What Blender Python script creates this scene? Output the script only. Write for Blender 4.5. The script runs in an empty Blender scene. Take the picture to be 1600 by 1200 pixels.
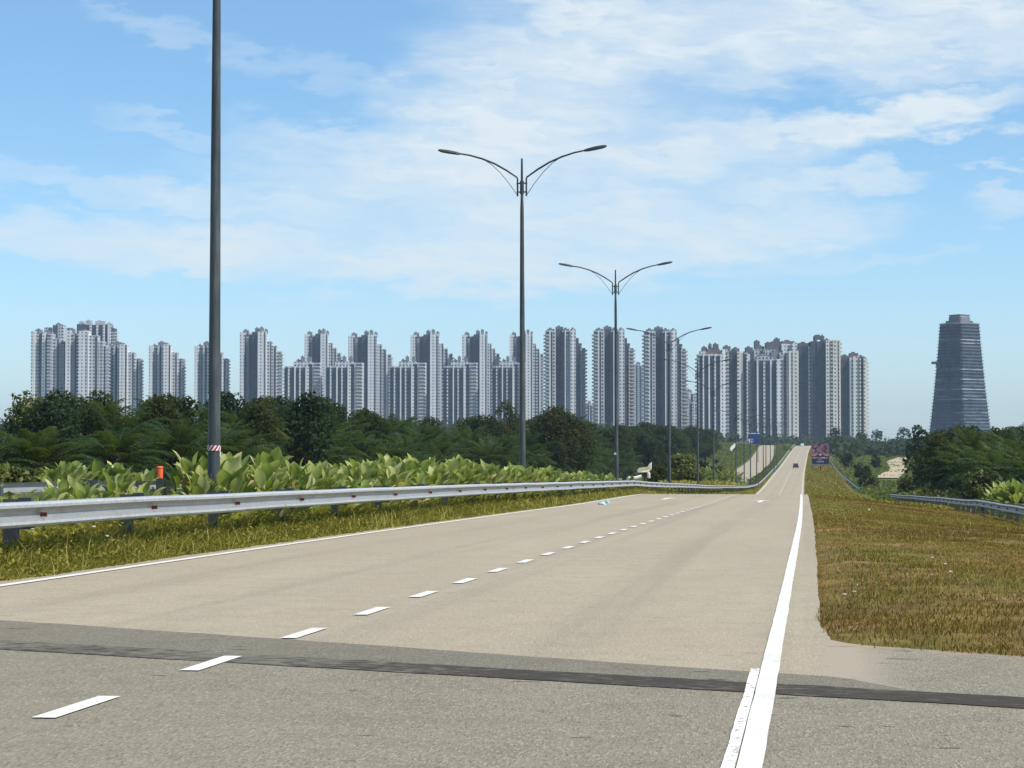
import bpy, math, random
import numpy as np
from mathutils import Vector, Matrix

R = math.radians
rnd = random.Random(7)
rng = np.random.default_rng(11)
scene = bpy.context.scene
COL = scene.collection

# ------------------------------------------------------------------ camera
F = 3240.0                      # focal length in pixels of a 1600 px wide picture
PSI = math.atan(470.0 / F)      # the camera looks a little to the west of the road
HOR = 700.0
PITCH = math.atan((HOR - 600.0) / F)
EYE = np.array([0.0, 0.0, 1.27])
cam_data = bpy.data.cameras.new("camera")
cam = bpy.data.objects.new("camera", cam_data)
COL.objects.link(cam)
cam.location = EYE
cam.rotation_euler = (R(90) + PITCH, 0, PSI)
cam_data.sensor_width = 36.0
cam_data.lens = F * 36.0 / 1600.0
cam_data.clip_start = 0.1
cam_data.clip_end = 20000
scene.camera = cam

# ------------------------------------------------------------------ sky
SUN_AZ, SUN_EL = R(106), R(55)
world = bpy.data.worlds.new("World")
scene.world = world
world.use_nodes = True
wt = world.node_tree
wt.nodes.clear()

class NT:
    """small helper to write node trees"""
    def __init__(self, tree): self.t = tree
    def new(self, kind, **kw):
        n = self.t.nodes.new(kind)
        for k, v in kw.items(): setattr(n, k, v)
        return n
    def put(self, sock, v):
        if isinstance(v, bpy.types.NodeSocket): self.t.links.new(v, sock)
        elif v is not None: sock.default_value = v
    def math(self, op, a, b=None, c=None, clamp=False):
        n = self.new('ShaderNodeMath', operation=op, use_clamp=clamp)
        for i, v in enumerate((a, b, c)): self.put(n.inputs[i], v)
        return n.outputs[0]
    def mix(self, f, a, b, blend='MIX'):
        n = self.new('ShaderNodeMix', data_type='RGBA', blend_type=blend)
        self.put(n.inputs[0], f)
        for s, v in ((n.inputs[6], a), (n.inputs[7], b)):
            if isinstance(v, tuple) and len(v) == 3: v = v + (1,)
            self.put(s, v)
        return n.outputs[2]
    def noise(self, vec, scale, detail=4, rough=.55, dist=0.0):
        n = self.new('ShaderNodeTexNoise')
        if vec is not None: self.put(n.inputs['Vector'], vec)
        n.inputs['Scale'].default_value = scale
        n.inputs['Detail'].default_value = detail
        n.inputs['Roughness'].default_value = rough
        n.inputs['Distortion'].default_value = dist
        return n.outputs['Fac']
    def smooth(self, v, a, b, lo=0.0, hi=1.0):
        n = self.new('ShaderNodeMapRange', interpolation_type='SMOOTHSTEP')
        for i, x in enumerate((v, a, b, lo, hi)): self.put(n.inputs[i], x)
        return n.outputs[0]
    def xyz(self, v):
        n = self.new('ShaderNodeSeparateXYZ'); self.put(n.inputs[0], v); return n.outputs
    def vec(self, x, y, z):
        n = self.new('ShaderNodeCombineXYZ')
        for i, v in enumerate((x, y, z)): self.put(n.inputs[i], v)
        return n.outputs[0]
    def scale(self, v, s):
        n = self.new('ShaderNodeVectorMath', operation='MULTIPLY')
        self.put(n.inputs[0], v); self.put(n.inputs[1], s); return n.outputs[0]

w = NT(wt)
sky = w.new('ShaderNodeTexSky', sky_type='NISHITA')
sky.sun_disc = False
sky.sun_elevation = SUN_EL
sky.sun_rotation = SUN_AZ
sky.air_density = 1.0
sky.dust_density = 0.6
sky.ozone_density = 2.0
dirv = w.new('ShaderNodeTexCoord').outputs['Generated']
dx, dy, dz = w.xyz(dirv)
azd = w.math('MULTIPLY', w.math('ARCTAN2', dx, dy), 180 / math.pi)      # compass bearing from the road, degrees
eld = w.math('MULTIPLY', w.math('ARCSINE', dz), 180 / math.pi)           # elevation, degrees
# cloud streaks: bearing, elevation, half length, half height (deg), tilt, strength
def sky_at(px, py):
    return math.degrees(math.atan((px - 800) / F)) - math.degrees(PSI), math.degrees(math.atan((HOR - py) / F))
STREAKS = []
for px, py, hl, hh, tilt, st in [
        (1230, 45, 520, 95, 0, .80), (800, 150, 260, 110, 22, .72), (1420, 190, 230, 36, 6, .95),
        (1130, 235, 260, 45, 4, .62), (900, 215, 300, 80, -4, .60), (620, 235, 250, 30, -9, .50),
        (700, 300, 380, 48, -6, .62), (400, 325, 230, 34, -9, .55), (180, 380, 330, 40, -3, .60), (120, 300, 260, 22, -8, .34), (330, 215, 180, 16, -10, .26), (500, 110, 220, 20, -14, .22),
        (560, 415, 420, 40, -2, .62), (930, 370, 420, 75, 3, .66), (1180, 365, 190, 34, 5, .55),
        (1290, 288, 150, 24, 3, .62), (1590, 325, 90, 26, 6, .5), (1570, 266, 70, 10, 3, .4),
        (225, 45, 90, 20, -12, .28), (300, 432, 50, 12, 0, .45), (60, 395, 90, 26, -20, .3),
        (840, 18, 70, 22, -10, .55), (1330, 410, 200, 12, 4, .25), (1480, 60, 260, 90, 0, .35)]:
    a, e = sky_at(px, py)
    STREAKS.append((a, e, hl / F * 57.3, hh / F * 57.3, R(tilt), st))
# wisps pull the edges about
flat = w.vec(w.math('MULTIPLY', azd, .16), w.math('MULTIPLY', eld, .55), 0.0)
warp1 = w.noise(flat, 1.1, 5, .6)
warp2 = w.noise(w.vec(w.math('MULTIPLY', azd, .3), w.math('MULTIPLY', eld, .9), 7.3), 1.6, 5, .6)
azw = w.math('ADD', azd, w.math('MULTIPLY', w.math('SUBTRACT', warp1, .5), 5.5))
elw = w.math('ADD', eld, w.math('MULTIPLY', w.math('SUBTRACT', warp2, .5), 2.4))
inv = None
for a, e, hl, hh, tl, st in STREAKS:
    u = w.math('SUBTRACT', azw, a); v = w.math('SUBTRACT', elw, e)
    c, s = math.cos(tl), math.sin(tl)
    p = w.math('MULTIPLY', w.math('ADD', w.math('MULTIPLY', u, c), w.math('MULTIPLY', v, s)), 1 / hl)
    q = w.math('MULTIPLY', w.math('SUBTRACT', w.math('MULTIPLY', v, c), w.math('MULTIPLY', u, s)), 1 / hh)
    d2 = w.math('ADD', w.math('MULTIPLY', p, p), w.math('MULTIPLY', q, q))
    m = w.smooth(d2, 0.0, 1.6, 1.0 - st, 1.0)
    inv = m if inv is None else w.math('MULTIPLY', inv, m)
cover = w.math('SUBTRACT', 1.0, inv)
# fibres inside the clouds
fib = w.noise(w.vec(w.math('MULTIPLY', azw, .35), w.math('MULTIPLY', w.math('ADD', elw, w.math('MULTIPLY', azw, .06)), 1.5), 2.0), 1.1, 6, .52, .3)
fine = w.noise(w.vec(w.math('MULTIPLY', azd, .28), w.math('MULTIPLY', w.math('ADD', eld, w.math('MULTIPLY', azd, .05)), 1.9), 4.0), 2.4, 5, .55)
fibm = w.math('ADD', w.math('MULTIPLY', w.smooth(fib, .25, .70), .50), w.math('MULTIPLY', w.smooth(fine, .3, .72), .20))
cover = w.math('MULTIPLY', cover, w.math('ADD', .60, fibm), clamp=True)
cover = w.math('SUBTRACT', 1.0, w.math('MULTIPLY', w.math('SUBTRACT', 1.0, cover), .965))     # a thin veil everywhere
# loose cirrus over the rest of the sky, away from the streaks
away = w.smooth(w.math('ABSOLUTE', w.math('ADD', azd, 8.0)), 16, 30)
rest = w.math('MULTIPLY', w.smooth(w.noise(w.vec(dx, dy, w.math('MULTIPLY', dz, 3)), 2.6, 7, .6, .3), .48, .72), w.math('MULTIPLY', away, .6))
cover = w.math('MAXIMUM', cover, rest)
bg_sky = w.new('ShaderNodeBackground'); wt.links.new(w.mix(1.0, sky.outputs[0], w.mix(w.smooth(eld, -1, 10), (1.10, 1.33, 1.66), (.90, 1.22, 1.42)), 'MULTIPLY'), bg_sky.inputs[0]); bg_sky.inputs[1].default_value = .085
bg_cl = w.new('ShaderNodeBackground'); bg_cl.inputs[0].default_value = (.82, .93, 1.0, 1); bg_cl.inputs[1].default_value = .69
mixw = w.new('ShaderNodeMixShader'); wt.links.new(cover, mixw.inputs[0])
wt.links.new(bg_sky.outputs[0], mixw.inputs[1]); wt.links.new(bg_cl.outputs[0], mixw.inputs[2])
wo = w.new('ShaderNodeOutputWorld'); wt.links.new(mixw.outputs[0], wo.inputs[0])

# ------------------------------------------------------------------ sun and exposure
sd = bpy.data.lights.new("sun", 'SUN'); sd.energy = 4.2; sd.angle = R(.5); sd.color = (1, .95, .87)
sun = bpy.data.objects.new("sun", sd); COL.objects.link(sun)
sv = Vector((math.sin(SUN_AZ) * math.cos(SUN_EL), math.cos(SUN_AZ) * math.cos(SUN_EL), math.sin(SUN_EL)))
sun.rotation_euler = sv.to_track_quat('Z', 'Y').to_euler()
sun.location = (60, -40, 160)
scene.view_settings.view_transform = 'Standard'
scene.view_settings.look = 'None'
scene.view_settings.exposure = 0.42
scene.view_settings.gamma = 1
cy = scene.cycles
cy.max_bounces = 6; cy.diffuse_bounces = 2; cy.glossy_bounces = 2; cy.transmission_bounces = 3
cy.transparent_max_bounces = 6; cy.volume_bounces = 1
cy.use_denoising = True

# ------------------------------------------------------------------ terrain profile
def pchip(xs, ys):
    xs = np.array(xs, float); ys = np.array(ys, float)
    h = np.diff(xs); d = np.diff(ys) / h
    m = np.zeros(len(xs)); m[0] = d[0]; m[-1] = d[-1]
    for i in range(1, len(xs) - 1):
        if d[i-1] * d[i] > 0:
            w1, w2 = 2*h[i] + h[i-1], h[i] + 2*h[i-1]
            m[i] = (w1 + w2) / (w1 / d[i-1] + w2 / d[i])
    def f(x):
        x = np.asarray(x, float); xc = np.clip(x, xs[0], xs[-1])
        i = np.clip(np.searchsorted(xs, xc) - 1, 0, len(h) - 1)
        t = (xc - xs[i]) / h[i]
        return ((1+2*t)*(1-t)**2*ys[i] + t*(1-t)**2*h[i]*m[i] + t*t*(3-2*t)*ys[i+1] + t*t*(t-1)*h[i]*m[i+1])
    return f
_zr = pchip([-60, 0, 40, 61, 76, 90, 100, 110, 130, 170, 230, 300, 366, 420, 500, 650, 900, 1150, 1210, 1300, 1600, 3000],
            [-.67, -1.27, -1.66, -1.90, -2.08, -2.21, -2.30, -2.44, -3.1, -4.75, -6.8, -7.7, -7.9, -7.75, -7.3, -6.2, -2.9, 1.06, 1.3, .6, -3, -3])
def ZR(y): return _zr(y) + 1.27
BANK = pchip([0, 60, 85, 95, 105, 118, 130, 140, 160, 181, 200, 220, 240, 265, 290, 324, 356, 390, 420, 500, 700, 1000, 1200], [.12, .1, .05, -.02, -.05, .02, .22, .44, .97, 1.42, 1.82, 2.12, 2.2, 2.1, 1.85, 1.35, .93, .45, .2, .12, .3, .5, .3])
OFFR = pchip([0, 16, 30, 50, 70, 80, 90, 100, 115, 130, 150, 175, 200, 225, 250, 330, 420, 560, 700, 2000], [0, 0, -.25, -.58, -.8, -.9, -.95, -.98, -.95, -.71, -.29, .17, .57, .78, .76, .3, -.6, -.2, 0, 0])
LANE_R = pchip([-60, 0, 40, 80, 200, 366, 650, 900, 1150, 1300], [-.27, -.27, -.3, -.45, -1.2, -1.9, -2.6, -2.4, -.8, 1.2])   # right edge line
ROAD_W = pchip([-60, 40, 90, 200, 400, 1300], [8.45, 8.25, 8.1, 7.9, 7.6, 7.8])
def LANE_L(y): return LANE_R(y) - ROAD_W(y)
CC = pchip([0, 500, 700, 950, 1250, 1500], [-18.2, -18.2, -18.6, -21.5, -27, -34])     # middle of the other carriageway

def vnoise(x, y, s, seed=0):
    x = np.asarray(x, float) * s; y = np.asarray(y, float) * s
    xi = np.floor(x).astype(np.int64); yi = np.floor(y).astype(np.int64)
    xf = x - xi; yf = y - yi
    def hsh(a, b):
        n = (a * 374761393 + b * 668265263 + seed * 982451653) & 0x7fffffff
        n = ((n ^ (n >> 13)) * 1274126177) & 0x7fffffff
        return ((n ^ (n >> 16)) & 0xffff) / 65535.0
    u = xf*xf*(3-2*xf); v = yf*yf*(3-2*yf)
    return (hsh(xi, yi)*(1-u) + hsh(xi+1, yi)*u)*(1-v) + (hsh(xi, yi+1)*(1-u) + hsh(xi+1, yi+1)*u)*v
def fbm(x, y, s, seed=0, o=4):
    t = 0; a = .5
    for i in range(o):
        t = t + a * vnoise(x, y, s * 2**i, seed + i); a *= .5
    return t / (1 - .5**o)

def sstep(x, a, b):
    t = np.clip((np.asarray(x, float) - a) / (b - a), 0, 1); return t*t*(3-2*t)
def G(x, y):
    """height of the ground"""
    x = np.asarray(x, float); y = np.asarray(y, float)
    z = ZR(y)
    xr = LANE_R(y) + .36; xl = LANE_L(y) - .42
    left = sstep(xl - x, 0.0, 1.1)
    right = np.clip((x - xr) / 8.5, 0, 1.35)
    z = z - .05 + left * (BANK(y) + .05 + .05 * (fbm(x, y, .9, 3) - .5))
    rr = sstep(x - xr, 0.0, .5)
    z = z + right * OFFR(y) + rr * (.06 + .10 * (fbm(x, y, .5, 5) - .45))
    z = z + .15 * (sstep(-11.2 - x, 0, 1.0) - sstep(-13.2 - x, 0, 1.2)) * (1 - sstep(y, 110, 150))
    on_c = 1 - sstep(np.abs(x - CC(y)), 4.3, 5.4)
    z = z - on_c * .10
    far_l = sstep(-24 - x, 0, 22)
    z = z + far_l * (sstep(y, 130, 300) * 1.6 + 1.2 * (fbm(x, y, .02, 8) - .5))
    far_r = sstep(x - 14, 0, 30)
    z = z + far_r * (1.6 * (fbm(x, y, .015, 9) - .5))
    z = np.where((x > xr) & (y < 19.5), ZR(y) - .03 + np.clip((y - 15) / 4.5, 0, 1) * (z - ZR(y) + .03), z)
    return z

_c, _s = math.cos(PSI), math.sin(PSI)
FWD = np.array([-_s, _c, 0]); RGT = np.array([_c, _s, 0])
def at(px, d, z=None):
    """the ground point (or height z) at depth d along the bearing that the reference shows at px"""
    p = FWD * d + RGT * ((px - 800) / F * d)
    x, y = float(p[0]), float(p[1])
    return (x, y, float(G(x, y)) if z is None else z)
def zat(py, d): return EYE[2] + (HOR - py) / F * d
def hit(px, py, f=None):
    f = f or (lambda x, y: ZR(y))
    lo = None
    for d in np.concatenate([np.arange(4, 120, .25), np.arange(120, 1500, 2.0)]):
        p = FWD * d + RGT * ((px - 800) / F * d)
        if zat(py, d) <= f(p[0], p[1]):
            lo = d; break
    lo = lo or 1500
    a, b = lo - 2, lo
    for _ in range(30):
        m = (a + b) / 2; p = FWD * m + RGT * ((px - 800) / F * m)
        if zat(py, m) <= f(p[0], p[1]): b = m
        else: a = m
    p = FWD * b + RGT * ((px - 800) / F * b)
    return float(p[0]), float(p[1])

# ------------------------------------------------------------------ object helpers
def tag(o, label=None, cat=None, group=None, kind=None):
    for k, v in (('label', label), ('category', cat), ('group', group), ('kind', kind)):
        if v: o[k] = v
    return o
def link(o, parent=None):
    COL.objects.link(o)
    if parent is not None: o.parent = parent
    return o
def empty(name, loc, rz=0.0):
    o = bpy.data.objects.new(name, None); o.empty_display_size = .3
    o.location = loc; o.rotation_euler = (0, 0, rz)
    return link(o)
def copy_tree(o, parent=None):
    c = o.copy(); COL.objects.link(c); c.parent = parent
    for ch in list(o.children): copy_tree(ch, c)
    return c
def mesh_np(name, V, polys, tint=None, smooth=False):
    me = bpy.data.meshes.new(name)
    V = np.asarray(V, np.float32).reshape(-1, 3)
    polys = [np.asarray(p, np.int32) for p in polys if len(p)]
    loops = np.concatenate([p.ravel() for p in polys])
    sizes = np.concatenate([np.full(len(p), p.shape[1], np.int32) for p in polys])
    starts = np.concatenate([[0], np.cumsum(sizes)[:-1]]).astype(np.int32)
    me.vertices.add(len(V)); me.vertices.foreach_set('co', V.ravel())
    me.loops.add(len(loops)); me.loops.foreach_set('vertex_index', loops)
    me.polygons.add(len(sizes)); me.polygons.foreach_set('loop_start', starts)
    try: me.polygons.foreach_set('loop_total', sizes)
    except Exception: pass
    if smooth: me.polygons.foreach_set('use_smooth', np.ones(len(sizes), bool))
    me.update(calc_edges=True)
    if tint is not None:
        at_ = me.attributes.new('tint', 'FLOAT', 'FACE')
        at_.data.foreach_set('value', np.asarray(tint, np.float32))
    me.validate()
    return me
def obj(name, me, mat, parent=None, loc=None, rz=None):
    o = bpy.data.objects.new(name, me)
    if mat is not None:
        me.materials.clear()
        for m in (mat if isinstance(mat, (list, tuple)) else [mat]): me.materials.append(m)
    if loc is not None: o.location = loc
    if rz is not None: o.rotation_euler = (0, 0, rz)
    return link(o, parent)

class MB:
    """collects simple solids into one mesh"""
    def __init__(self): self.v = []; self.f = []; self.s = []
    def add(self, vs, fs, smooth=False):
        b = len(self.v); self.v += [tuple(map(float, p)) for p in vs]
        self.f += [tuple(i + b for i in q) for q in fs]; self.s += [smooth] * len(fs)
    def box(self, x0, x1, y0, y1, z0, z1, M=None):
        vs = [(x, y, z) for z in (z0, z1) for y in (y0, y1) for x in (x0, x1)]
        if M is not None: vs = [tuple(M @ Vector(p)) for p in vs]
        self.add(vs, [(0, 2, 3, 1), (4, 5, 7, 6), (0, 1, 5, 4), (2, 6, 7, 3), (0, 4, 6, 2), (1, 3, 7, 5)])
    def bevel_box(self, x0, x1, y0, y1, z0, z1, b):
        """box with chamfered vertical and top edges"""
        def ring(x0, x1, y0, y1, z, b):
            return [(x0+b, y0, z), (x1-b, y0, z), (x1, y0+b, z), (x1, y1-b, z), (x1-b, y1, z), (x0+b, y1, z), (x0, y1-b, z), (x0, y0+b, z)]
        vs = ring(x0, x1, y0, y1, z0, b) + ring(x0, x1, y0, y1, z1 - b, b) + ring(x0+b, x1-b, y0+b, y1-b, z1, b*.6)
        fs = [tuple(range(7, -1, -1)), tuple(range(16, 24))]
        for k in (0, 8):
            fs += [(k+i, k+(i+1) % 8, k+8+(i+1) % 8, k+8+i) for i in range(8)]
        self.add(vs, fs)
    def tube(self, pts, radii, n=8, cap=True, smooth=True):
        pts = [Vector(p) for p in pts]
        if not isinstance(radii, (list, tuple)): radii = [radii] * len(pts)
        vs = []; up = None
        for i, p in enumerate(pts):
            t = (pts[min(i+1, len(pts)-1)] - pts[max(i-1, 0)]).normalized()
            if up is None:
                up = Vector((0, 0, 1)) if abs(t.z) < .9 else Vector((1, 0, 0))
            a = t.cross(up).normalized(); b = a.cross(t).normalized(); up = b
            for k in range(n):
                an = 2*math.pi*k/n
                vs.append(p + (a*math.cos(an) + b*math.sin(an)) * radii[i])
        fs = [(i*n+k, i*n+(k+1) % n, (i+1)*n+(k+1) % n, (i+1)*n+k) for i in range(len(pts)-1) for k in range(n)]
        self.add(vs, fs, smooth)
        if cap:
            m = len(pts)-1
            self.add([vs[k] for k in range(n)], [tuple(range(n-1, -1, -1))])
            self.add([vs[m*n+k] for k in range(n)], [tuple(range(n))])
    def loft(self, rings, closed=True, cap=True, smooth=False):
        n = len(rings[0]); vs = [p for r in rings for p in r]
        e = n if closed else n - 1
        fs = [(i*n+k, i*n+(k+1) % n, (i+1)*n+(k+1) % n, (i+1)*n+k) for i in range(len(rings)-1) for k in range(e)]
        if cap and closed:
            fs += [tuple(range(n-1, -1, -1)), tuple((len(rings)-1)*n+k for k in range(n))]
        self.add(vs, fs, smooth)
    def mesh(self, name):
        me = bpy.data.meshes.new(name); me.from_pydata(self.v, [], self.f); me.update()
        if any(self.s): me.polygons.foreach_set('use_smooth', self.s)
        return me
    def build(self, name, mat, parent=None, loc=None, rz=None):
        return obj(name, self.mesh(name), mat, parent, loc, rz)

# ------------------------------------------------------------------ materials
MATS = {}
def mat(name, col, rough=.7, metal=0.0, spec=.3, fn=None):
    if name in MATS: return MATS[name]
    m = bpy.data.materials.new(name); m.use_nodes = True
    t = NT(m.node_tree); b = m.node_tree.nodes['Principled BSDF']
    b.inputs['Base Color'].default_value = (*col, 1); b.inputs['Roughness'].default_value = rough
    b.inputs['Metallic'].default_value = metal; b.inputs['Specular IOR Level'].default_value = spec
    if fn: fn(t, b)
    MATS[name] = m
    return m
def noisy(col, col2, scale=3.0, lo=.35, hi=.65, bump=0.0, coord='Object', detail=5):
    def f(t, b):
        c = t.new('ShaderNodeTexCoord').outputs[coord]
        n = t.noise(c, scale, detail, .6)
        t.put(b.inputs['Base Color'], t.mix(t.smooth(n, lo, hi), col, col2))
        if bump:
            bm = t.new('ShaderNodeBump'); bm.inputs['Strength'].default_value = bump; bm.inputs['Distance'].default_value = .02
            t.put(bm.inputs['Height'], t.noise(c, scale * 6, 3)); t.put(b.inputs['Normal'], bm.outputs[0])
    return f
def leafmat(name, c0, c1, c2, trans=.35, rough=.45, spec=.35, dead=None):
    """foliage: the tint attribute runs c0 - c1 - c2, light comes through the leaves"""
    if name in MATS: return MATS[name]
    m = bpy.data.materials.new(name); m.use_nodes = True
    t = NT(m.node_tree); b = m.node_tree.nodes['Principled BSDF']; out = m.node_tree.nodes['Material Output']
    a = t.new('ShaderNodeAttribute', attribute_name='tint').outputs['Fac']
    oi = t.new('ShaderNodeObjectInfo').outputs['Random']
    a = t.math('ADD', a, t.math('MULTIPLY', t.math('SUBTRACT', oi, .5), .14 if dead else .22), clamp=True)
    cr = t.new('ShaderNodeValToRGB'); t.put(cr.inputs[0], a)
    cr.color_ramp.elements[0].color = (*c0, 1); cr.color_ramp.elements[1].color = (*c2, 1)
    e = cr.color_ramp.elements.new(.5); e.color = (*c1, 1)
    if dead:
        cr.color_ramp.elements[-1].color = (*dead, 1)
        e = cr.color_ramp.elements.new(.90); e.color = (*c2, 1)
        e = cr.color_ramp.elements.new(.96); e.color = (*dead, 1)
    t.put(b.inputs['Base Color'], cr.outputs[0]); b.inputs['Roughness'].default_value = rough
    b.inputs['Specular IOR Level'].default_value = spec
    tr = t.new('ShaderNodeBsdfTranslucent'); t.put(tr.inputs[0], t.mix(.5, cr.outputs[0], (.25, .32, .03)))
    ms = t.new('ShaderNodeMixShader'); ms.inputs[0].default_value = trans
    m.node_tree.links.new(b.outputs[0], ms.inputs[1]); m.node_tree.links.new(tr.outputs[0], ms.inputs[2])
    m.node_tree.links.new(ms.outputs[0], out.inputs[0])
    MATS[name] = m
    return m

def ground_fn(t, b):
    p = t.new('ShaderNodeNewGeometry').outputs['Position']
    x, y, z = t.xyz(p)
    n1 = t.noise(p, .12, 6, .6); n2 = t.noise(p, 1.6, 5, .65); n3 = t.noise(p, .02, 4, .55)
    green = t.mix(t.smooth(n2, .3, .7), (.045, .065, .014), (.13, .14, .035))
    green = t.mix(t.smooth(n3, .4, .65), green, (.10, .115, .032))
    dryv = t.new('ShaderNodeAttribute', attribute_name='dry').outputs['Fac']
    green = t.mix(dryv, green, t.mix(t.smooth(n1, .4, .6), (.13, .105, .035), (.15, .085, .04)))
    brown = t.mix(t.smooth(n2, .3, .7), (.10, .062, .018), (.20, .135, .036))
    brown = t.mix(t.smooth(n1, .45, .68), brown, (.10, .105, .022))
    verge = t.new('ShaderNodeAttribute', attribute_name='verge').outputs['Fac']
    fary = t.smooth(y, 130, 420)
    brown = t.mix(t.math('MULTIPLY', fary, .75), brown, (.115, .10, .030))
    col = t.mix(verge, green, brown)
    bare = t.math('MULTIPLY', verge, t.smooth(t.noise(p, .55, 5, .65), .56, .66))
    col = t.mix(t.math('MULTIPLY', bare, .8), col, (.27, .17, .08))
    # bare sandy soil showing at the edge of the asphalt
    soil = t.math('MULTIPLY', t.smooth(n2, .52, .75), t.math('SUBTRACT', 1.0, t.smooth(y, 15.4, 17.4)))
    col = t.mix(soil, col, (.32, .22, .12))
    t.put(b.inputs['Base Color'], col)
mat('ground', (.1, .1, .03), .95, 0, .1, ground_fn)

GR0, GR1 = hit(1275, 1004), hit(1600, 1025)
def asphalt_fn(base, dark, light, agg, tracks=0.0, blend=0.0):
    def f(t, b):
        p = t.new('ShaderNodeNewGeometry').outputs['Position']
        x, y, z = t.xyz(p)
        big = t.noise(t.scale(p, (.5, .12, 1)), .8, 5, .6)
        mid = t.noise(p, 2.2, 5, .65)
        col = t.mix(t.smooth(big, .3, .7), base, light)
        col = t.mix(t.math('MULTIPLY', t.smooth(mid, .42, .72), .45), col, dark)
        if tracks:                                   # tyre-polished bands down each lane
            ph = t.math('SINE', t.math('MULTIPLY', t.math('ADD', x, .55), 3.6))
            st_ = t.noise(t.scale(p, (2.6, .05, 1)), 1.0, 4, .6)
            tr = t.math('MULTIPLY', t.smooth(ph, -.2, 1.0), t.smooth(st_, .35, .7))
            col = t.mix(t.math('MULTIPLY', tr, tracks), col, dark)
        vo = t.new('ShaderNodeTexVoronoi'); t.put(vo.inputs['Vector'], t.scale(p, (1, .24, 1))); vo.inputs['Scale'].default_value = 120
        sp = t.new('ShaderNodeSeparateColor'); t.put(sp.inputs[0], vo.outputs['Color'])
        col = t.mix(t.math('MULTIPLY', t.smooth(sp.outputs[0], .66, .95), agg), col, tuple(min(1, c * 1.75) for c in light))
        col = t.mix(t.math('MULTIPLY', t.smooth(sp.outputs[1], .70, .95), agg), col, tuple(c * .36 for c in dark))
        if blend:                                    # worn join with the paler surface at the corner of the verge
            ja = t.noise(p, 3.0, 6, .65); js = t.math('MULTIPLY', t.math('SUBTRACT', ja, .5), .5)
            ky = t.smooth(t.math('ADD', t.math('SUBTRACT', y, t.math('MULTIPLY', x, -.45)), js), blend, blend + .35)
            kx = t.math('SUBTRACT', 1.0, t.smooth(t.math('ADD', x, t.math('MULTIPLY', js, .6)), .22, .62))
            col = t.mix(t.math('MULTIPLY', t.math('MULTIPLY', ky, kx), .95), col, (.325, .272, .196))
        if blend:
            fl_ = t.math('SUBTRACT', y, t.math('ADD', GR0[1] - GR0[0] * (GR1[1] - GR0[1]) / (GR1[0] - GR0[0]), t.math('MULTIPLY', x, (GR1[1] - GR0[1]) / (GR1[0] - GR0[0]))))
            gr = t.math('MULTIPLY', t.smooth(fl_, -.55, .10), t.smooth(t.noise(p, 4.0, 6, .7), .40, .62))
            gr = t.math('MULTIPLY', gr, t.smooth(x, .02, .25))
            col = t.mix(t.math('MULTIPLY', gr, .75), col, (.33, .245, .15))
        # old oil drips and gouges, stretched across the road
        sc = t.noise(t.scale(p, (2.0, 5.0, 1)), 1.3, 3, .5)
        col = t.mix(t.math('MULTIPLY', t.smooth(sc, .67, .73), .8 if agg > .3 else .35), col, tuple(c * .3 for c in dark))
        t.put(b.inputs['Base Color'], col)
        bm = t.new('ShaderNodeBump'); bm.inputs['Strength'].default_value = .5 * agg + .1; bm.inputs['Distance'].default_value = .006
        t.put(bm.inputs['Height'], vo.outputs['Distance']); t.put(b.inputs['Normal'], bm.outputs[0])
    return f
mat('road', (.3, .28, .24), .85, 0, .25, asphalt_fn((0.319, 0.266, 0.184), (0.252, 0.215, 0.153), (0.352, 0.299, 0.207), .25, .65))
mat('near_asphalt', (.2, .19, .16), .85, 0, .25, asphalt_fn((0.202, 0.177, 0.125), (0.144, 0.130, 0.095), (0.230, 0.204, 0.145), .42, 0, 12.05))
mat('band_asphalt', (.2, .19, .16), .85, 0, .25, asphalt_fn((0.158, 0.141, 0.100), (0.119, 0.106, 0.078), (0.180, 0.160, 0.112), .4))
mat('apron_patch', (.3, .28, .24), .85, 0, .25, asphalt_fn((0.316, 0.260, 0.176), (0.250, 0.210, 0.147), (0.350, 0.292, 0.198), .25, .65))
def tar_fn(t, b):
    p = t.new('ShaderNodeNewGeometry').outputs['Position']
    x, y, z = t.xyz(p)
    n = t.noise(t.scale(p, (1, 2.2, 1)), 7, 6, .7)
    m = t.noise(t.scale(p, (.5, 1, 1)), 1.2, 3)
    n = t.math('ADD', n, t.math('ADD', t.math('MULTIPLY', t.smooth(x, -3.6, -1.6), .15), t.math('MULTIPLY', t.math('SUBTRACT', m, .5), .35)))
    col = t.mix(t.smooth(n, .40, .66), (.165, .150, .120), (.054, .047, .038))
    g = t.noise(p, 90, 3, .7)
    t.put(b.inputs['Base Color'], t.mix(t.math('MULTIPLY', t.smooth(g, .60, .72), .5), col, (.16, .145, .12)))
mat('tar', (.04, .04, .042), .95, 0, .08, tar_fn)
def paint_fn(t, b):
    p = t.new('ShaderNodeNewGeometry').outputs['Position']
    n = t.noise(p, 26, 5, .7); m = t.noise(p, 2.5, 3)
    col = t.mix(t.smooth(m, .3, .7), (.68, .66, .60), (.60, .58, .51))
    t.put(b.inputs['Base Color'], t.mix(t.math('MULTIPLY', t.smooth(t.math('ADD', n, t.math('MULTIPLY', t.math('SUBTRACT', m, .5), .25)), .58, .70), .75), col, (.30, .275, .225)))
mat('paint', (.8, .8, .75), .7, 0, .3, paint_fn)
def worn_fn(t, b):
    p = t.new('ShaderNodeNewGeometry').outputs['Position']
    n = t.noise(t.scale(p, (1, .5, 1)), 30, 5, .7)
    t.put(b.inputs['Base Color'], t.mix(t.smooth(n, .52, .60), (.74, .72, .66), (.27, .25, .2)))
mat('worn_paint', (.7, .7, .65), .8, 0, .2, worn_fn)
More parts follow.
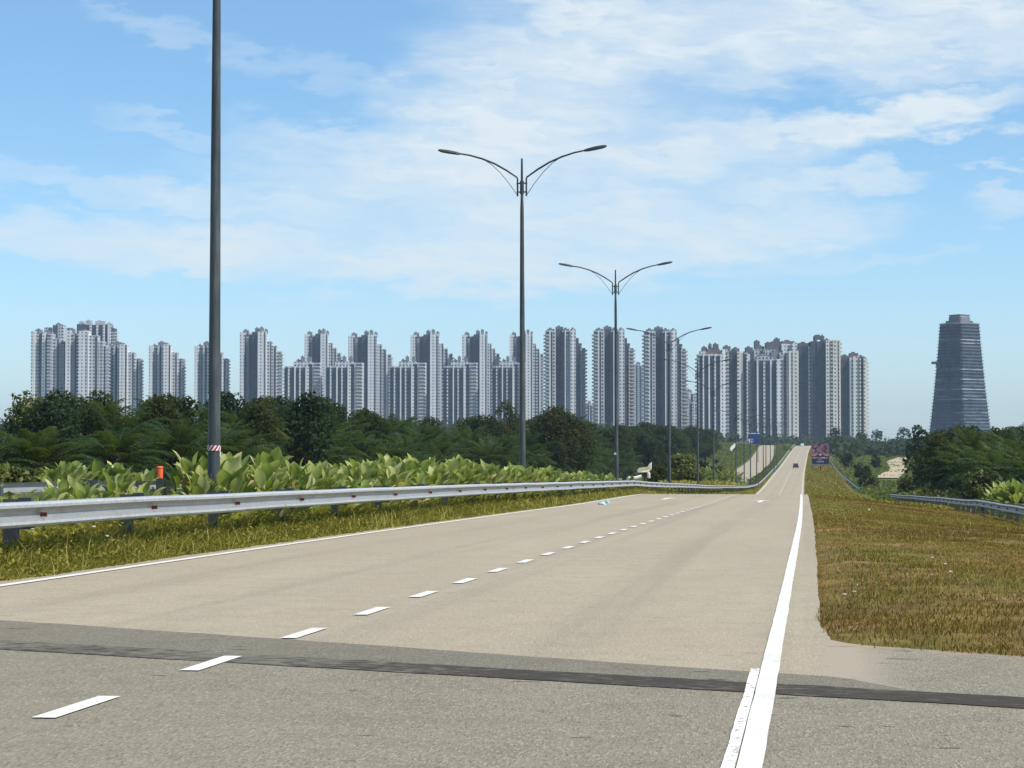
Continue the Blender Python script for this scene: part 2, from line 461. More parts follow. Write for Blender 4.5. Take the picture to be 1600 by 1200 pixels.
def zinc_fn(t, b):
    c = t.new('ShaderNodeTexCoord').outputs['Object']
    vo = t.new('ShaderNodeTexVoronoi'); t.put(vo.inputs['Vector'], c); vo.inputs['Scale'].default_value = 22
    sp = t.new('ShaderNodeSeparateColor'); t.put(sp.inputs[0], vo.outputs['Color'])
    n = t.noise(t.scale(c, (1, 1, 5)), 1.4, 5, .7)
    col = t.mix(sp.outputs[0], (.52, .53, .51), (.64, .64, .61))
    col = t.mix(t.math('MULTIPLY', t.smooth(n, .50, .75), .5), col, (.30, .30, .28))
    shade_fac = t.new('ShaderNodeAttribute', attribute_name='dirt').outputs['Fac']
    col = t.mix(t.math('MULTIPLY', shade_fac, t.math('ADD', .35, t.math('MULTIPLY', n, .5))), col, (.20, .195, .175))  # shade in the folds of the beam, painted into the zinc colour
    t.put(b.inputs['Base Color'], col)
    t.put(b.inputs['Roughness'], t.math('ADD', .42, t.math('MULTIPLY', n, .2)))
mat('zinc', (.6, .6, .6), .45, .6, .5, zinc_fn)
mat('zinc_dark', (.13, .145, .155), .6, .2, .4, noisy((.055, .065, .072), (.10, .11, .11), 4))
def pole_fn(t, b):
    c = t.new('ShaderNodeTexCoord').outputs['Object']
    n = t.noise(t.scale(c, (6, 6, .7)), 1.5, 5, .7)
    t.put(b.inputs['Base Color'], t.mix(t.smooth(n, .35, .7), (.050, .060, .063), (.105, .117, .114)))
mat('pole', (.2, .2, .2), .55, .3, .4, pole_fn)
mat('lamp_grey', (.10, .11, .115), .5, .2, .4, noisy((.035, .042, .046), (.06, .068, .07), 5))
mat('reflector_red', (.30, .015, .012), .35, 0, .5, noisy((.14, .008, .008), (.08, .006, .006), 20))
def tape_fn(t, b):
    x, y, z = t.xyz(t.new('ShaderNodeTexCoord').outputs['Object'])
    ang = t.math('ARCTAN2', x, y)
    s = t.math('FRACT', t.math('ADD', t.math('MULTIPLY', ang, 1.6), t.math('MULTIPLY', z, 9.0)))
    t.put(b.inputs['Base Color'], t.mix(t.math('GREATER_THAN', s, .5), (.75, .70, .66), (.36, .02, .025)))
mat('tape', (.7, .1, .1), .45, 0, .4, tape_fn)
mat('sticker', (.75, .76, .74), .5, 0, .3, noisy((.78, .78, .76), (.6, .6, .58), 30))
mat('orange_plastic', (.75, .12, .03), .5, 0, .3, noisy((.75, .13, .03), (.6, .09, .03), 6))
mat('bark', (.10, .075, .05), .9, 0, .1, noisy((.11, .085, .06), (.055, .042, .03), 7))
mat('palm_bark', (.08, .06, .045), .95, 0, .1, noisy((.09, .07, .05), (.04, .03, .024), 9))
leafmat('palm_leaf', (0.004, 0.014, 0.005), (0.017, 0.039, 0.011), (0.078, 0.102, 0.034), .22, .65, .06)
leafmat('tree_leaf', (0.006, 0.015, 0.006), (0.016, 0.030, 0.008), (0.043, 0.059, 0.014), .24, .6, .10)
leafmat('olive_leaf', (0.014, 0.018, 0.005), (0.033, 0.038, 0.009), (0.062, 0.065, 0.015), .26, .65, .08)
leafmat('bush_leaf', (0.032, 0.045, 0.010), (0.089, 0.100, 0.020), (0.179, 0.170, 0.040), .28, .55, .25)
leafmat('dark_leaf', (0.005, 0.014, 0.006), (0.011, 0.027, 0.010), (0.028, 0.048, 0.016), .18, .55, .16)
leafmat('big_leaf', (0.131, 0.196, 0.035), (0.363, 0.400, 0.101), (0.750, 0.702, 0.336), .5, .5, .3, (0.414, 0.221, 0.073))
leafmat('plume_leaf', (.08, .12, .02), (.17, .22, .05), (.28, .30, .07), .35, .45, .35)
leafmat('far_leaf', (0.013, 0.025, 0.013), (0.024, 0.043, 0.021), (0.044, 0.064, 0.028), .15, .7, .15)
leafmat('weed', (0.106, 0.104, 0.015), (0.281, 0.244, 0.037), (0.625, 0.500, 0.143), .42, .6, .15)
leafmat('dry_grass', (.125, .068, .020), (.265, .168, .042), (.205, .215, .042), .3, .8, .06)
leafmat('meadow', (.038, .062, .014), (.105, .132, .028), (.20, .20, .05), .28, .7, .08)

# ------------------------------------------------------------------ ground and roads
ys = np.concatenate([np.arange(-40, 10, 2.0), np.arange(10, 130, .8), np.arange(130, 400, 5.0), np.arange(400, 1400, 12.0), np.arange(1400, 6200, 300.0)])
xs = np.concatenate([-np.geomspace(3200, 130, 18), np.arange(-125, -36, 4.0), np.arange(-36, 12, .5), np.arange(12, 62, 2.5), np.geomspace(64, 3200, 22)])
XX, YY = np.meshgrid(xs, ys)
ZZ = G(XX, YY)
nx, ny = len(xs), len(ys)
idx = np.arange(nx * ny).reshape(ny, nx)
q = np.stack([idx[:-1, :-1], idx[:-1, 1:], idx[1:, 1:], idx[1:, :-1]], -1).reshape(-1, 4)
g = obj('ground', mesh_np('ground', np.stack([XX, YY, ZZ], -1), [q], smooth=True), mat('ground', (0, 0, 0)))
def vattr(name, val):
    a = g.data.attributes.new(name, 'FLOAT', 'POINT'); a.data.foreach_set('value', np.asarray(val, np.float32).ravel())
rx_ = XX - LANE_R(YY)
vattr('verge', sstep(rx_, -.3, .2) * (1 - sstep(rx_ + 4 * (fbm(XX, YY, .08, 12) - .5), 9.0, 11.0)) * (1 - .6 * sstep(YY, 900, 1200)))
vattr('dry', sstep(CC(YY) - 4.4 - XX, 0, 1) * sstep(YY, 330, 420) * sstep(fbm(XX, YY, .03, 13) + .10 * sstep(760 - YY, 0, 250), .50, .68) * .8)
tag(g, 'grassy ground falling into a dip and rising to the far hill', 'ground', None, 'structure')

def strip(name, yk, fl, fr, dz, material, label, cat, n=2, zf=ZR, kind='structure'):
    yk = np.asarray(yk, float)
    t = np.linspace(0, 1, n)
    X = fl(yk)[:, None] * (1 - t) + fr(yk)[:, None] * t
    Y = np.repeat(yk[:, None], n, 1)
    Z = zf(Y) + dz
    Z = Z + (np.clip(Y, 0, 2000) * 2e-5 if dz > 0 else 0)
    i = np.arange(len(yk) * n).reshape(len(yk), n)
    q = np.stack([i[:-1, :-1], i[:-1, 1:], i[1:, 1:], i[1:, :-1]], -1).reshape(-1, 4)
    o = obj(name, mesh_np(name, np.stack([X, Y, Z], -1), [q]), MATS[material])
    return tag(o, label, cat, None, kind)
YK = np.concatenate([np.arange(-30, 4, 1.0), np.arange(4, 60, .25), np.arange(60, 135, 1.0), np.arange(135, 400, 3.0), np.arange(400, 1420, 6.0)])
jag = lambda y: .07 * (fbm(y, y * 0, .8, 21) - .5) + .05 * (fbm(y, y * 0, 3.1, 22) - .5)
strip('road', YK, lambda y: LANE_L(y) - .42 + jag(y), lambda y: LANE_R(y) + .33 + .35 * jag(y + 50) + .06 * (1 - sstep(y, 15.7, 17.2)), 0.0, 'road', 'pale tan carriageway dipping out of sight and climbing the far hill', 'road')
YC = np.concatenate([np.arange(-30, 400, 3.0), np.arange(400, 1500, 6.0)])
ZC = lambda y: ZR(y) + BANK(y)
strip('opposite_road', YC, lambda y: CC(y) - 4.1, lambda y: CC(y) + 4.1, .0, 'road', 'other carriageway beyond the planted median', 'road', 2, ZC)

# the joint across the road: pale old surface, darker band, tar strip, coarse grey asphalt
A0, A1 = hit(0, 968), hit(1180, 1049)
B0, B1 = hit(0, 1000), hit(1180, 1066)
C0, C1 = hit(0, 1014), hit(1180, 1082)
def line_y(P, Q): return lambda x: P[1] + (Q[1] - P[1]) * (np.asarray(x, float) - P[0]) / (Q[0] - P[0])
LA, LB, LC = line_y(A0, A1), line_y(B0, B1), line_y(C0, C1)
def sheet(name, xk, fy0, fy1, dz, material, label, rows=14):
    xk = np.asarray(xk, float); t = np.linspace(0, 1, rows)
    Y = fy0(xk)[None, :] * (1 - t[:, None]) + fy1(xk)[None, :] * t[:, None]
    X = np.repeat(xk[None, :], rows, 0)
    i = np.arange(X.size).reshape(X.shape)
    q = np.stack([i[:-1, :-1], i[:-1, 1:], i[1:, 1:], i[1:, :-1]], -1).reshape(-1, 4)
    o = obj(name, mesh_np(name, np.stack([X, Y, ZR(Y) + dz], -1), [q]), MATS[material])
    return tag(o, label, 'road surface', None, 'structure')
xk = np.arange(-9.1, 14.01, .1)
wob = lambda x, a, s, k: a * (fbm(x, x * 0, s, k) - .5)
def grass_front(x):                                      # where the dry verge begins beside the apron
    x = np.asarray(x, float)
    y = GR0[1] + (GR1[1] - GR0[1]) * (x - GR0[0]) / (GR1[0] - GR0[0])
    return y + .22 * np.exp(-np.clip(x - .02, 0, 9) / .12) + wob(x, .22, 2.5, 33)
near_top = lambda x: LB(x)
sheet('asphalt_apron', xk, lambda x: x * 0 - 25, lambda x: np.where(x < .06, LB(x), np.maximum(grass_front(x) + .03 + .5 * np.exp(-np.clip(x, 0, 9) / .15), LB(x))), .0015, 'near_asphalt', 'coarse grey asphalt in the foreground with side apron', 30)
sheet('asphalt_band', np.arange(-9.0, .72, .05), lambda x: LB(x), lambda x: LB(x) + .01 + (LA(x) - LB(x) + wob(x, .12, 1.2, 31)) * (1 - .98 * sstep(x, .1, .7)), .0025, 'band_asphalt', 'darker asphalt band across the road above the tar strip', 6)
sheet('tar_strip', np.arange(-9.05, 14, .05), lambda x: LC(x) + wob(x, .05, 4, 34), lambda x: LB(x) + wob(x, .10, 3, 35), .006, 'tar', 'black tar strip sealing the joint across the road', 4)

# painted lines
def wide(fn, wdt): return (lambda y: fn(y) - wdt / 2, lambda y: fn(y) + wdt / 2)
e1 = wide(LANE_R, .112); strip('edge_line', YK, lambda y: e1[0](y) + .010 * (fbm(y, y*0, 1.2, 4) - .5), lambda y: e1[1](y) + .012 * (fbm(y, y*0, 1.5, 5) - .5), .0085, 'paint', 'solid white edge line beside the dry verge', 'road marking')
strip('worn_line', np.arange(-2, B1[1] + .9, .1), lambda y: LANE_R(y) - .118 + .012 * (fbm(y, y*0, 2.5, 6) - .5), lambda y: LANE_R(y) - .062, .0082, 'worn_paint', 'older worn strip of white paint beside the edge line', 'road marking', 2)
e2 = wide(LANE_L, .14); strip('edge_line', YK, e2[0], e2[1], .0085, 'paint', 'solid white edge line beside the guard rail verge', 'road marking')
V = []; Q = []
def dash(x, y0, y1, wd):
    b = len(V)
    for y, xx in ((y0, x), (y1, x)):
        for sx in (-wd/2, wd/2): V.append((xx + sx, y, float(ZR(y)) + .0085 + max(0, y) * 2e-5))
    Q.append((b, b+1, b+3, b+2))
P0 = hit(125, 1104); P11 = hit(936, 839)
step = 2.47
for k in range(-4, 42):
    y = P0[1] + k * step
    dash(P0[0] + (y - P0[1]) * -.0005, y - .5, y + .5, .125)
for k in range(60):                                    # lane dashes of the far road
    y = 340 + k * 15
    if y < 1150: dash(float(LANE_R(y) - ROAD_W(y) / 2), y, y + 4.5, .16)
for xc, yc in ((-2.1, 84), (-6.3, 90)):                 # arrows in the lane centres near the crest
    b = len(V)
    for x, y in ((xc-.09, yc-2.5), (xc+.09, yc-2.5), (xc+.09, yc+1), (xc-.09, yc+1), (xc-.42, yc+1), (xc+.42, yc+1), (xc, yc+3)):
        V.append((x, y, float(ZR(y)) + .011))
    Q.append((b, b+1, b+2, b+3)); Q.append((b+4, b+5, b+6, b+6))
Q4 = [f for f in Q if len(set(f)) == 4]; Q3 = [f[:3] for f in Q if len(set(f)) == 3]
o = obj('lane_markings', mesh_np('lane_markings', V, [np.array(Q4), np.array(Q3)]), MATS['paint'])
tag(o, 'short white dashes and arrows between the lanes', 'road marking', None, 'structure')

# pale earth track winding through the scrub, sand slope beside the other carriageway
mat('sand', (.42, .34, .22), .95, 0, .1, noisy((.46, .38, .26), (.34, .27, .17), .5, coord='Object'))
def ribbon(name, pts, material, label, cat, dz=.06, n=7, wob_s=0.0):
    pts = np.array(pts, float)                          # x, y, half width
    s = np.concatenate([[0], np.cumsum(np.hypot(*np.diff(pts[:, :2], axis=0).T))])
    tt = np.linspace(0, s[-1], 60)
    fx, fy, fw = pchip(s, pts[:, 0]), pchip(s, pts[:, 1]), pchip(s, pts[:, 2])
    x, y, wd = fx(tt), fy(tt), fw(tt)
    tx, ty = np.gradient(x), np.gradient(y); l = np.hypot(tx, ty); px_, py_ = -ty / l, tx / l
    u = np.linspace(-1, 1, n)
    jw = 1 + .5 * (fbm(tt, tt * 0, .08, 41) - .5)
    X = x[:, None] + px_[:, None] * u * (wd * jw)[:, None]; Y = y[:, None] + py_[:, None] * u * (wd * jw)[:, None]
    i = np.arange(X.size).reshape(X.shape)
    q = np.stack([i[:-1, :-1], i[:-1, 1:], i[1:, 1:], i[1:, :-1]], -1).reshape(-1, 4)
    o = obj(name, mesh_np(name, np.stack([X, Y, G(X, Y) + dz], -1), [q], smooth=True), MATS[material])
    return tag(o, label, cat, None, 'structure')
trk = [hit(px, py, G) + (hw,) for px, py, hw in ((1386, 748, 2.6), (1394, 741, 2.6), (1403, 733, 2.4), (1398, 726, 2.5), (1402, 720, 3.0), (1412, 716, 2.5))]
ribbon('dirt_track', trk, 'sand', 'pale earth track winding through the scrub toward dark palms', 'track', .25)

# ------------------------------------------------------------------ guard rails
WPROF = [(-.156, .015), (-.146, .060), (-.118, .083), (-.084, .079), (-.034, .018), (0, .006), (.034, .018), (.084, .079), (.118, .083), (.146, .060), (.156, .015)]
def beam_mesh(path, side, thick=.006):
    """corrugated steel beam along a list of points; side +1 bulges towards +x"""
    m = MB(); rings = []
    for (x, y, z) in path:
        out = [(x + side * p, y, z + h) for h, p in WPROF]
        back = [(x + side * (p - thick), y, z + h) for h, p in reversed(WPROF)]
        rings.append(out + back if side > 0 else list(reversed(out + back)))
    m.loft(rings)
    N = len(rings[0]); k = len(WPROF)
    idx_ = [(q % N) if side > 0 else (N - 2 - (q % N)) for q in range(len(m.f))]
    m.dirt = [.95 if 3 <= i < 7 else (.55 if i in (0, 9) else (.9 if i >= k else 0)) for i in idx_]  # shade painted per face: valley, rim lips and back darker than the humps
    return m
def guard_rail(label, yk, xf, side, reflect=True, lap=True):
    yk = np.asarray(yk, float)
    x0, y0 = float(xf(yk[0])), float(yk[0]); z0 = float(G(x0 - side * .35, y0))
    root = empty('guard_rail', (x0, y0, z0))
    tag(root, label, 'guard rail', 'corrugated steel guard rails')
    zb = lambda y: float(np.mean([G(float(xf(t)) - side * .35, t) for t in (y - 3, y, y + 3)])) - z0
    xl = lambda y: float(xf(y)) - x0
    pm = MB()                                           # post: a C section
    pm.box(-.09, .09, -.055, -.047, -.5, .78); pm.box(-.09, -.082, -.047, .055, -.5, .78); pm.box(.082, .09, -.047, .055, -.5, .78)
    bm_ = MB(); bm_.box(-.085, .085, -.055, .055, -.19, .20)
    rm = MB(); rm.box(.004, .085, -.012, .012, -.026, .026)
    post_me, blk_me, ref_me = pm.mesh('post'), bm_.mesh('spacer_block'), rm.mesh('reflector')
    for i, y in enumerate(yk):
        y = float(y); zc = zb(y) + .60
        obj('post', post_me, MATS['zinc_dark'], root, (xl(y) - side * .36, y - y0, zb(y)))
        obj('spacer_block', blk_me, MATS['zinc_dark'], root, (xl(y) - side * .165, y - y0, zc))
        if reflect and i < 60:
            obj('reflector', ref_me, MATS['reflector_red'], root, (xl(y) + side * .02, y - y0 - .0, zc - .01), 0 if side > 0 else math.pi)
        if i + 1 < len(yk):
            yn = float(yk[i+1]); k = 3
            over = .16 if lap else 0
            path = [(xl(t) + side * (.004 if a else 0.0), t - y0, zb(t) + .60) for t, a in ((y - over, 0), (y + .01, 0), ((y+yn)/2, 0), (yn, 1))]
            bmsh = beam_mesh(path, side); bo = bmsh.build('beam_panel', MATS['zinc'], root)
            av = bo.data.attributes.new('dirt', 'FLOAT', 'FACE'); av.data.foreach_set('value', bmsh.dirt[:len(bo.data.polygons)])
    return root
dk = lambda k: (5.94 + k) * 4.33
rail_x = lambda y: LANE_L(y) - .93
y_first = [at(75, dk(0), 0)[1] + k * 4.36 for k in range(-3, 88)]
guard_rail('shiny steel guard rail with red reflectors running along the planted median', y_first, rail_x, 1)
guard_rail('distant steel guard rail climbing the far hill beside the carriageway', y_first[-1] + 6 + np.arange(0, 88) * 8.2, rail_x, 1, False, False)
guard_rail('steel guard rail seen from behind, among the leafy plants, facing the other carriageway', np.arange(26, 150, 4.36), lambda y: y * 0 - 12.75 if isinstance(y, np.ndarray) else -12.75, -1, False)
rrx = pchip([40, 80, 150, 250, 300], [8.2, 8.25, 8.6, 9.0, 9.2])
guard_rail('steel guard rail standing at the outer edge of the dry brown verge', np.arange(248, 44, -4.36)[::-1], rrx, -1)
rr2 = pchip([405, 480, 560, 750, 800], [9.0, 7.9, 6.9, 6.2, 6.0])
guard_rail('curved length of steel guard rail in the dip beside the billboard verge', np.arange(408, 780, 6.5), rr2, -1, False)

# ------------------------------------------------------------------ street lamps
def make_lamp():
    root = empty('street_lamp', (0, 0, 0))
    m = MB()
    m.tube([(0, 0, -1.2), (0, 0, 1.2), (0, 0, 7), (0, 0, 11.0), (0, 0, 11.4), (0, 0, 12.95)], [.125, .118, .092, .070, .055, .036], 14)
    m.bevel_box(-.22, .22, -.22, .22, -.02, .03, .03)
    m.build('pole', MATS['pole'], root)
    d = MB(); d.bevel_box(-.055, .055, -.125, -.108, .55, 1.05, .012); d.build('hatch', MATS['zinc_dark'], root)
    Z0 = 2.1
    for s in (-1, 1):
        a = MB()
        a.tube([(s*.168, 0, 9.42+Z0), (s*.168, 0, 10.08+Z0), (s*.19, 0, 10.14+Z0), (s*.6, 0, 10.42+Z0), (s*1.05, 0, 10.68+Z0), (s*1.53, 0, 10.88+Z0), (s*2.0, 0, 11.02+Z0), (s*2.42, 0, 11.10+Z0)],
               [.032, .032, .032, .036, .036, .036, .032, .03], 8)
        arm = a.build('arm', MATS['lamp_grey'], root)
        b = MB()
        b.tube([(s*.168, 0, 9.45+Z0), (s*.45, 0, 9.86+Z0), (s*.8, 0, 10.30+Z0), (s*1.15, 0, 10.64+Z0), (s*1.5, 0, 10.87+Z0)], .013, 6)
        b.build('brace', MATS['lamp_grey'], arm)
        L = MB()
        def ring(x, z, w, h): return [(x, -w*.7, z-h), (x, -w, z-h*.3), (x, -w*.5, z+h), (x, w*.5, z+h), (x, w, z-h*.3), (x, w*.7, z-h)]
        rs = [ring(s*xx, zz+Z0, ww, hh) for xx, zz, ww, hh in ((2.38, 11.09, .035, .04), (2.5, 11.11, .09, .055), (2.8, 11.17, .13, .065), (3.1, 11.22, .12, .055), (3.22, 11.245, .06, .03))]
        L.loft(rs if s > 0 else [list(reversed(r)) for r in rs])
        lum = L.build('luminaire', MATS['lamp_grey'], root)
    c = MB()
    for z in (9.58+Z0, 9.91+Z0):
        c.box(-.2, .2, -.035, .035, z-.022, z+.022)
    c.tube([(0, 0, 9.5+Z0), (0, 0, 10.0+Z0)], .075, 12)
    c.build('bracket', MATS['lamp_grey'], root)
    return root
lamp0 = make_lamp()
ORD = ['first', 'second', 'third', 'fourth', 'fifth', 'sixth', 'seventh', 'eighth', 'ninth', 'tenth', 'eleventh', 'twelfth', 'thirteenth', 'fourteenth', 'fifteenth', 'sixteenth', 'seventeenth', 'eighteenth']
lamp_px = [334.5, 816.5, 964, 1046, 1090, 1115, None, 1150, 1162.5, 1172.5, 1182, 1192.5, 1196.5, 1203.5, 1209.5, 1214]
lamps = []
for i, px in enumerate(lamp_px):
    if px is None: continue
    d = 39.0 * (i + 1)
    if i == 2: px = 963.5
    x, y, z = at(px, d)
    tip = {2: 410, 3: 512, 4: 561, 5: 594}.get(i)
    if tip: z = zat(tip, d) - 13.35
    elif i > 5: z = float(ZR(y)) + .25
    L = lamp0 if i == 0 else copy_tree(lamp0)
    L.location = (x, y, z)
    L.rotation_euler = (R(.05), R(-.25 if i == 2 else (.1 * (-1) ** i)), R(rnd.uniform(-2, 2)))
    if i == 0:
        lab = 'thick grey lamp pole with red and white tape, its top out of view'
    elif i == 1:
        lab = 'tall double armed street lamp standing among leafy plants, the whole of it against sky'
    else:
        lab = ORD[i - (0 if i < 6 else 1)] + ' double armed street lamp on the median, counting from the taped pole'
    tag(L, lab, 'street lamp', 'double armed street lamps along the median')
    lamps.append((L, d, x, y, z))
for i, (L, d, x, y, z) in enumerate(lamps[:3]):
    if i == 0:
        t = MB(); zt = zat(700, d) - z
        t.tube([(0, 0, zt-.05), (.003, 0, zt+.05)], .127, 18, False); t.build('tape_band', MATS['tape'], L)
        t = MB(); t.box(.118, .124, -.02, .02, zt-.16, zt-.03); t.build('tape_end', MATS['sticker'], L)
        t = MB(); zs = zat(620, d) - z
        n = 6; rr = .122
        ang = [math.pi * (1.06 + .22 * k / n) for k in range(n+1)]
        t.loft([[(rr*math.cos(a), rr*math.sin(a), zs + h) for a in ang] for h in (-.045, .045)], closed=False, cap=False)
        t.build('sticker', MATS['sticker'], L)
    if i == 2:
        t = MB(); zs = zat(709, d) - z
        t.box(-.13, .0, -.135, -.118, zs-.05, zs+.06); t.build('sticker', MATS['sticker'], L)

# orange marker post on the far side of the other carriageway
x, y, z = at(250, 72)
root = empty('marker_post', (x, y, z)); tag(root, 'orange plastic marker post standing before dark palms', 'marker post')
m = MB(); m.tube([(0, 0, -.2), (0, 0, zat(731, 72)-z)], [.115, .11], 10); m.build('post', MATS['orange_plastic'], root)
m = MB(); m.tube([(0, 0, zat(731, 72)-z), (0, 0, zat(729, 72)-z), (0, 0, zat(728.5, 72)-z)], [.125, .125, .09], 10); m.build('cap', MATS['orange_plastic'], root)

# ------------------------------------------------------------------ foliage builders
def norm(v): return v / np.maximum(np.linalg.norm(v, axis=-1, keepdims=True), 1e-9)
class LF:
    """leaf faces gathered with numpy"""
    def __init__(self): self.V = []; self.Q = []; self.T = []; self.n = 0
    def quads(self, P4, tint):
        k = len(P4); self.V.append(P4.reshape(-1, 3)); self.Q.append(np.arange(k*4).reshape(k, 4) + self.n)
        self.n += k*4; self.T.append(np.broadcast_to(np.asarray(tint, float), (k,)))
    def grid(self, P, tint):
        """P: (k, a, b, 3) little surfaces"""
        k, a, b, _ = P.shape
        i = np.arange(k*a*b).reshape(k, a, b) + self.n
        q = np.stack([i[:, :-1, :-1], i[:, :-1, 1:], i[:, 1:, 1:], i[:, 1:, :-1]], -1).reshape(-1, 4)
        self.V.append(P.reshape(-1, 3)); self.Q.append(q); self.n += k*a*b
        self.T.append(np.repeat(np.broadcast_to(np.asarray(tint, float), (k,)), (a-1)*(b-1)))
    def mesh(self, name, smooth=False):
        return mesh_np(name, np.concatenate(self.V), [np.concatenate(self.Q)], np.clip(np.concatenate(self.T), 0, 1), smooth)
def leaf_cards(lf, C, size, out, tint, droop=.2, g=rng):
    """one diamond leaf at each C, its plane facing about OUT"""
    k = len(C)
    n = norm(out + .75 * g.normal(size=(k, 3)))
    a = norm(np.cross(n, g.normal(size=(k, 3)))); a[:, 2] -= droop; a = norm(a)
    b = norm(np.cross(n, a)); size = np.broadcast_to(size, (k,))[:, None]
    P = np.stack([C - a*size*.55, C + b*size*.30 - a*size*.03, C + a*size*.55, C - b*size*.30 - a*size*.03], 1)
    lf.quads(P, tint)

def make_palm(seed, L=4.2, n=34, trunk_h=2.4, name='oil_palm'):
    g = np.random.default_rng(seed)
    root = empty(name, (0, 0, 0))
    m = MB()
    m.tube([(0, 0, -.4), (.03, .02, trunk_h*.5), (.0, .03, trunk_h), (0, 0, trunk_h+.5)], [.42, .40, .46, .25], 10)
    for k in range(26):                                 # old frond stubs round the trunk
        a = k * 2.4; z = trunk_h * (k + 3) / 28
        c, s = math.cos(a), math.sin(a)
        m.tube([(c*.36, s*.36, z), (c*.62, s*.62, z+.28)], [.09, .05], 5)
    m.build('trunk', MATS['palm_bark'], root)
    lf = LF()
    S = 15
    for k in range(n):
        az = k * 2.39996 + g.uniform(-.2, .2)
        f = (k + .5) / n                               # 0 young upright, 1 old drooping
        el = R(86 - 96 * f + g.uniform(-9, 9)); l = L * (1 - .25 * abs(f - .45)) * g.uniform(.85, 1.1)
        t = np.linspace(0, 1, S)
        ang = el - t**1.8 * R(48 + 40 * g.uniform(0, 1)) * (1.1 - .3 * f)
        ds = l / (S - 1)
        r = np.concatenate([[0], np.cumsum(np.cos(ang[:-1]) * ds)]) + .12; z = np.concatenate([[0], np.cumsum(np.sin(ang[:-1]) * ds)]) + trunk_h + .25
        side = np.array([-math.sin(az), math.cos(az), 0]); rad = np.array([math.cos(az), math.sin(az), 0])
        mid = rad[None] * r[:, None] + np.array([0, 0, 1.])[None] * z[:, None]
        tan = norm(np.gradient(mid, axis=0)); up = norm(np.cross(tan, side[None]))
        up = np.where(up[:, 2:3] < 0, -up, up)
        w = .05 * (1 - .8 * t)[:, None]
        rib = np.stack([mid - side * w, mid + up * w, mid + side * w], 1)
        lf.grid(rib[None], .95)
        st = np.linspace(.14, 1, 26)
        for sgn in (-1, 1):
            M = np.stack([np.interp(st, t, mid[:, i]) for i in range(3)], 1)
            T_ = norm(np.stack([np.interp(st, t, tan[:, i]) for i in range(3)], 1)); U = norm(np.stack([np.interp(st, t, up[:, i]) for i in range(3)], 1))
            ll = .95 * np.sin(np.clip(st * 2.7 + .35, 0, math.pi - .25)) ** .6 * g.uniform(.8, 1.1, len(st))
            d = norm(T_ * .75 + sgn * side + U * (g.uniform(-.1, .35, len(st)) - .1)[:, None] )
            e = d.copy(); e[:, 2] -= .75; e = norm(e)
            wv = T_ * .055
            p1 = M + d * (ll * .5)[:, None]; p2 = p1 + e * (ll * .5)[:, None]
            P = np.stack([np.stack([M - wv*.7, M + wv*.7], 1), np.stack([p1 - wv, p1 + wv], 1), np.stack([p2 - wv*.15, p2 + wv*.15], 1)], 1)
            lf.grid(P, np.clip(.42 + .25 * (.5 - f) + g.uniform(-.25, .25, len(st)) + g.uniform(-.15, .15), 0, 1))
    obj('crown', lf.mesh('crown'), MATS['palm_leaf'], root)
    root['h'] = trunk_h + L * .82
    return root

def crown_leaves(lf, clumps, per, leaf, g, tint0=.45, cover=13):
    for (c, r) in clumps:
        k = int(max(per, cover / leaf ** 2) * r * r)
        d = norm(g.normal(size=(k, 3)))
        rad = r * g.uniform(.55, 1.0, k) ** .6
        C = np.array(c) + d * rad[:, None] * np.array([1, 1, .78])
        t = tint0 + g.uniform(-.16, .16) + g.uniform(-.22, .22, k)
        o = d.copy(); o[:, 2] += .5
        leaf_cards(lf, C, leaf * g.uniform(.65, 1.25, k), o, t, .25, g)
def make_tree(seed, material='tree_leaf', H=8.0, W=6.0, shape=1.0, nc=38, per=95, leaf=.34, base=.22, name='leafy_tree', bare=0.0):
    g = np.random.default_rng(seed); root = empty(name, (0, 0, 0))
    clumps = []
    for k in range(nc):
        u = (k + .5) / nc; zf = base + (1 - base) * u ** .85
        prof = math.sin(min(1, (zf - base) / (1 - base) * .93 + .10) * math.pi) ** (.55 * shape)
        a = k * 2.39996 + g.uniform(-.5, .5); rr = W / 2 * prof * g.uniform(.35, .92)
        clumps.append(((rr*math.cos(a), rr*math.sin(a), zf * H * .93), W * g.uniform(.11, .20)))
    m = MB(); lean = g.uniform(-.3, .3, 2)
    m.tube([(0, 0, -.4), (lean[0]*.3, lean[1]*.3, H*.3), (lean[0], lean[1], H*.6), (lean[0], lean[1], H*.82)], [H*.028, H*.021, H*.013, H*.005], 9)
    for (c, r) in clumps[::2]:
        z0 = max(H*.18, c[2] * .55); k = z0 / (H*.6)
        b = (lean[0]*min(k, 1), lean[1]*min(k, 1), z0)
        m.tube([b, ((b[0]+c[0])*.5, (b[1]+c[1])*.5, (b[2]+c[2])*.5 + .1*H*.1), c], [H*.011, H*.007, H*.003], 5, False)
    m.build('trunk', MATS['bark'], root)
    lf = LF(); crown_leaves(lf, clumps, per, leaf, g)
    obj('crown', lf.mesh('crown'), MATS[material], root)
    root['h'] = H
    return root
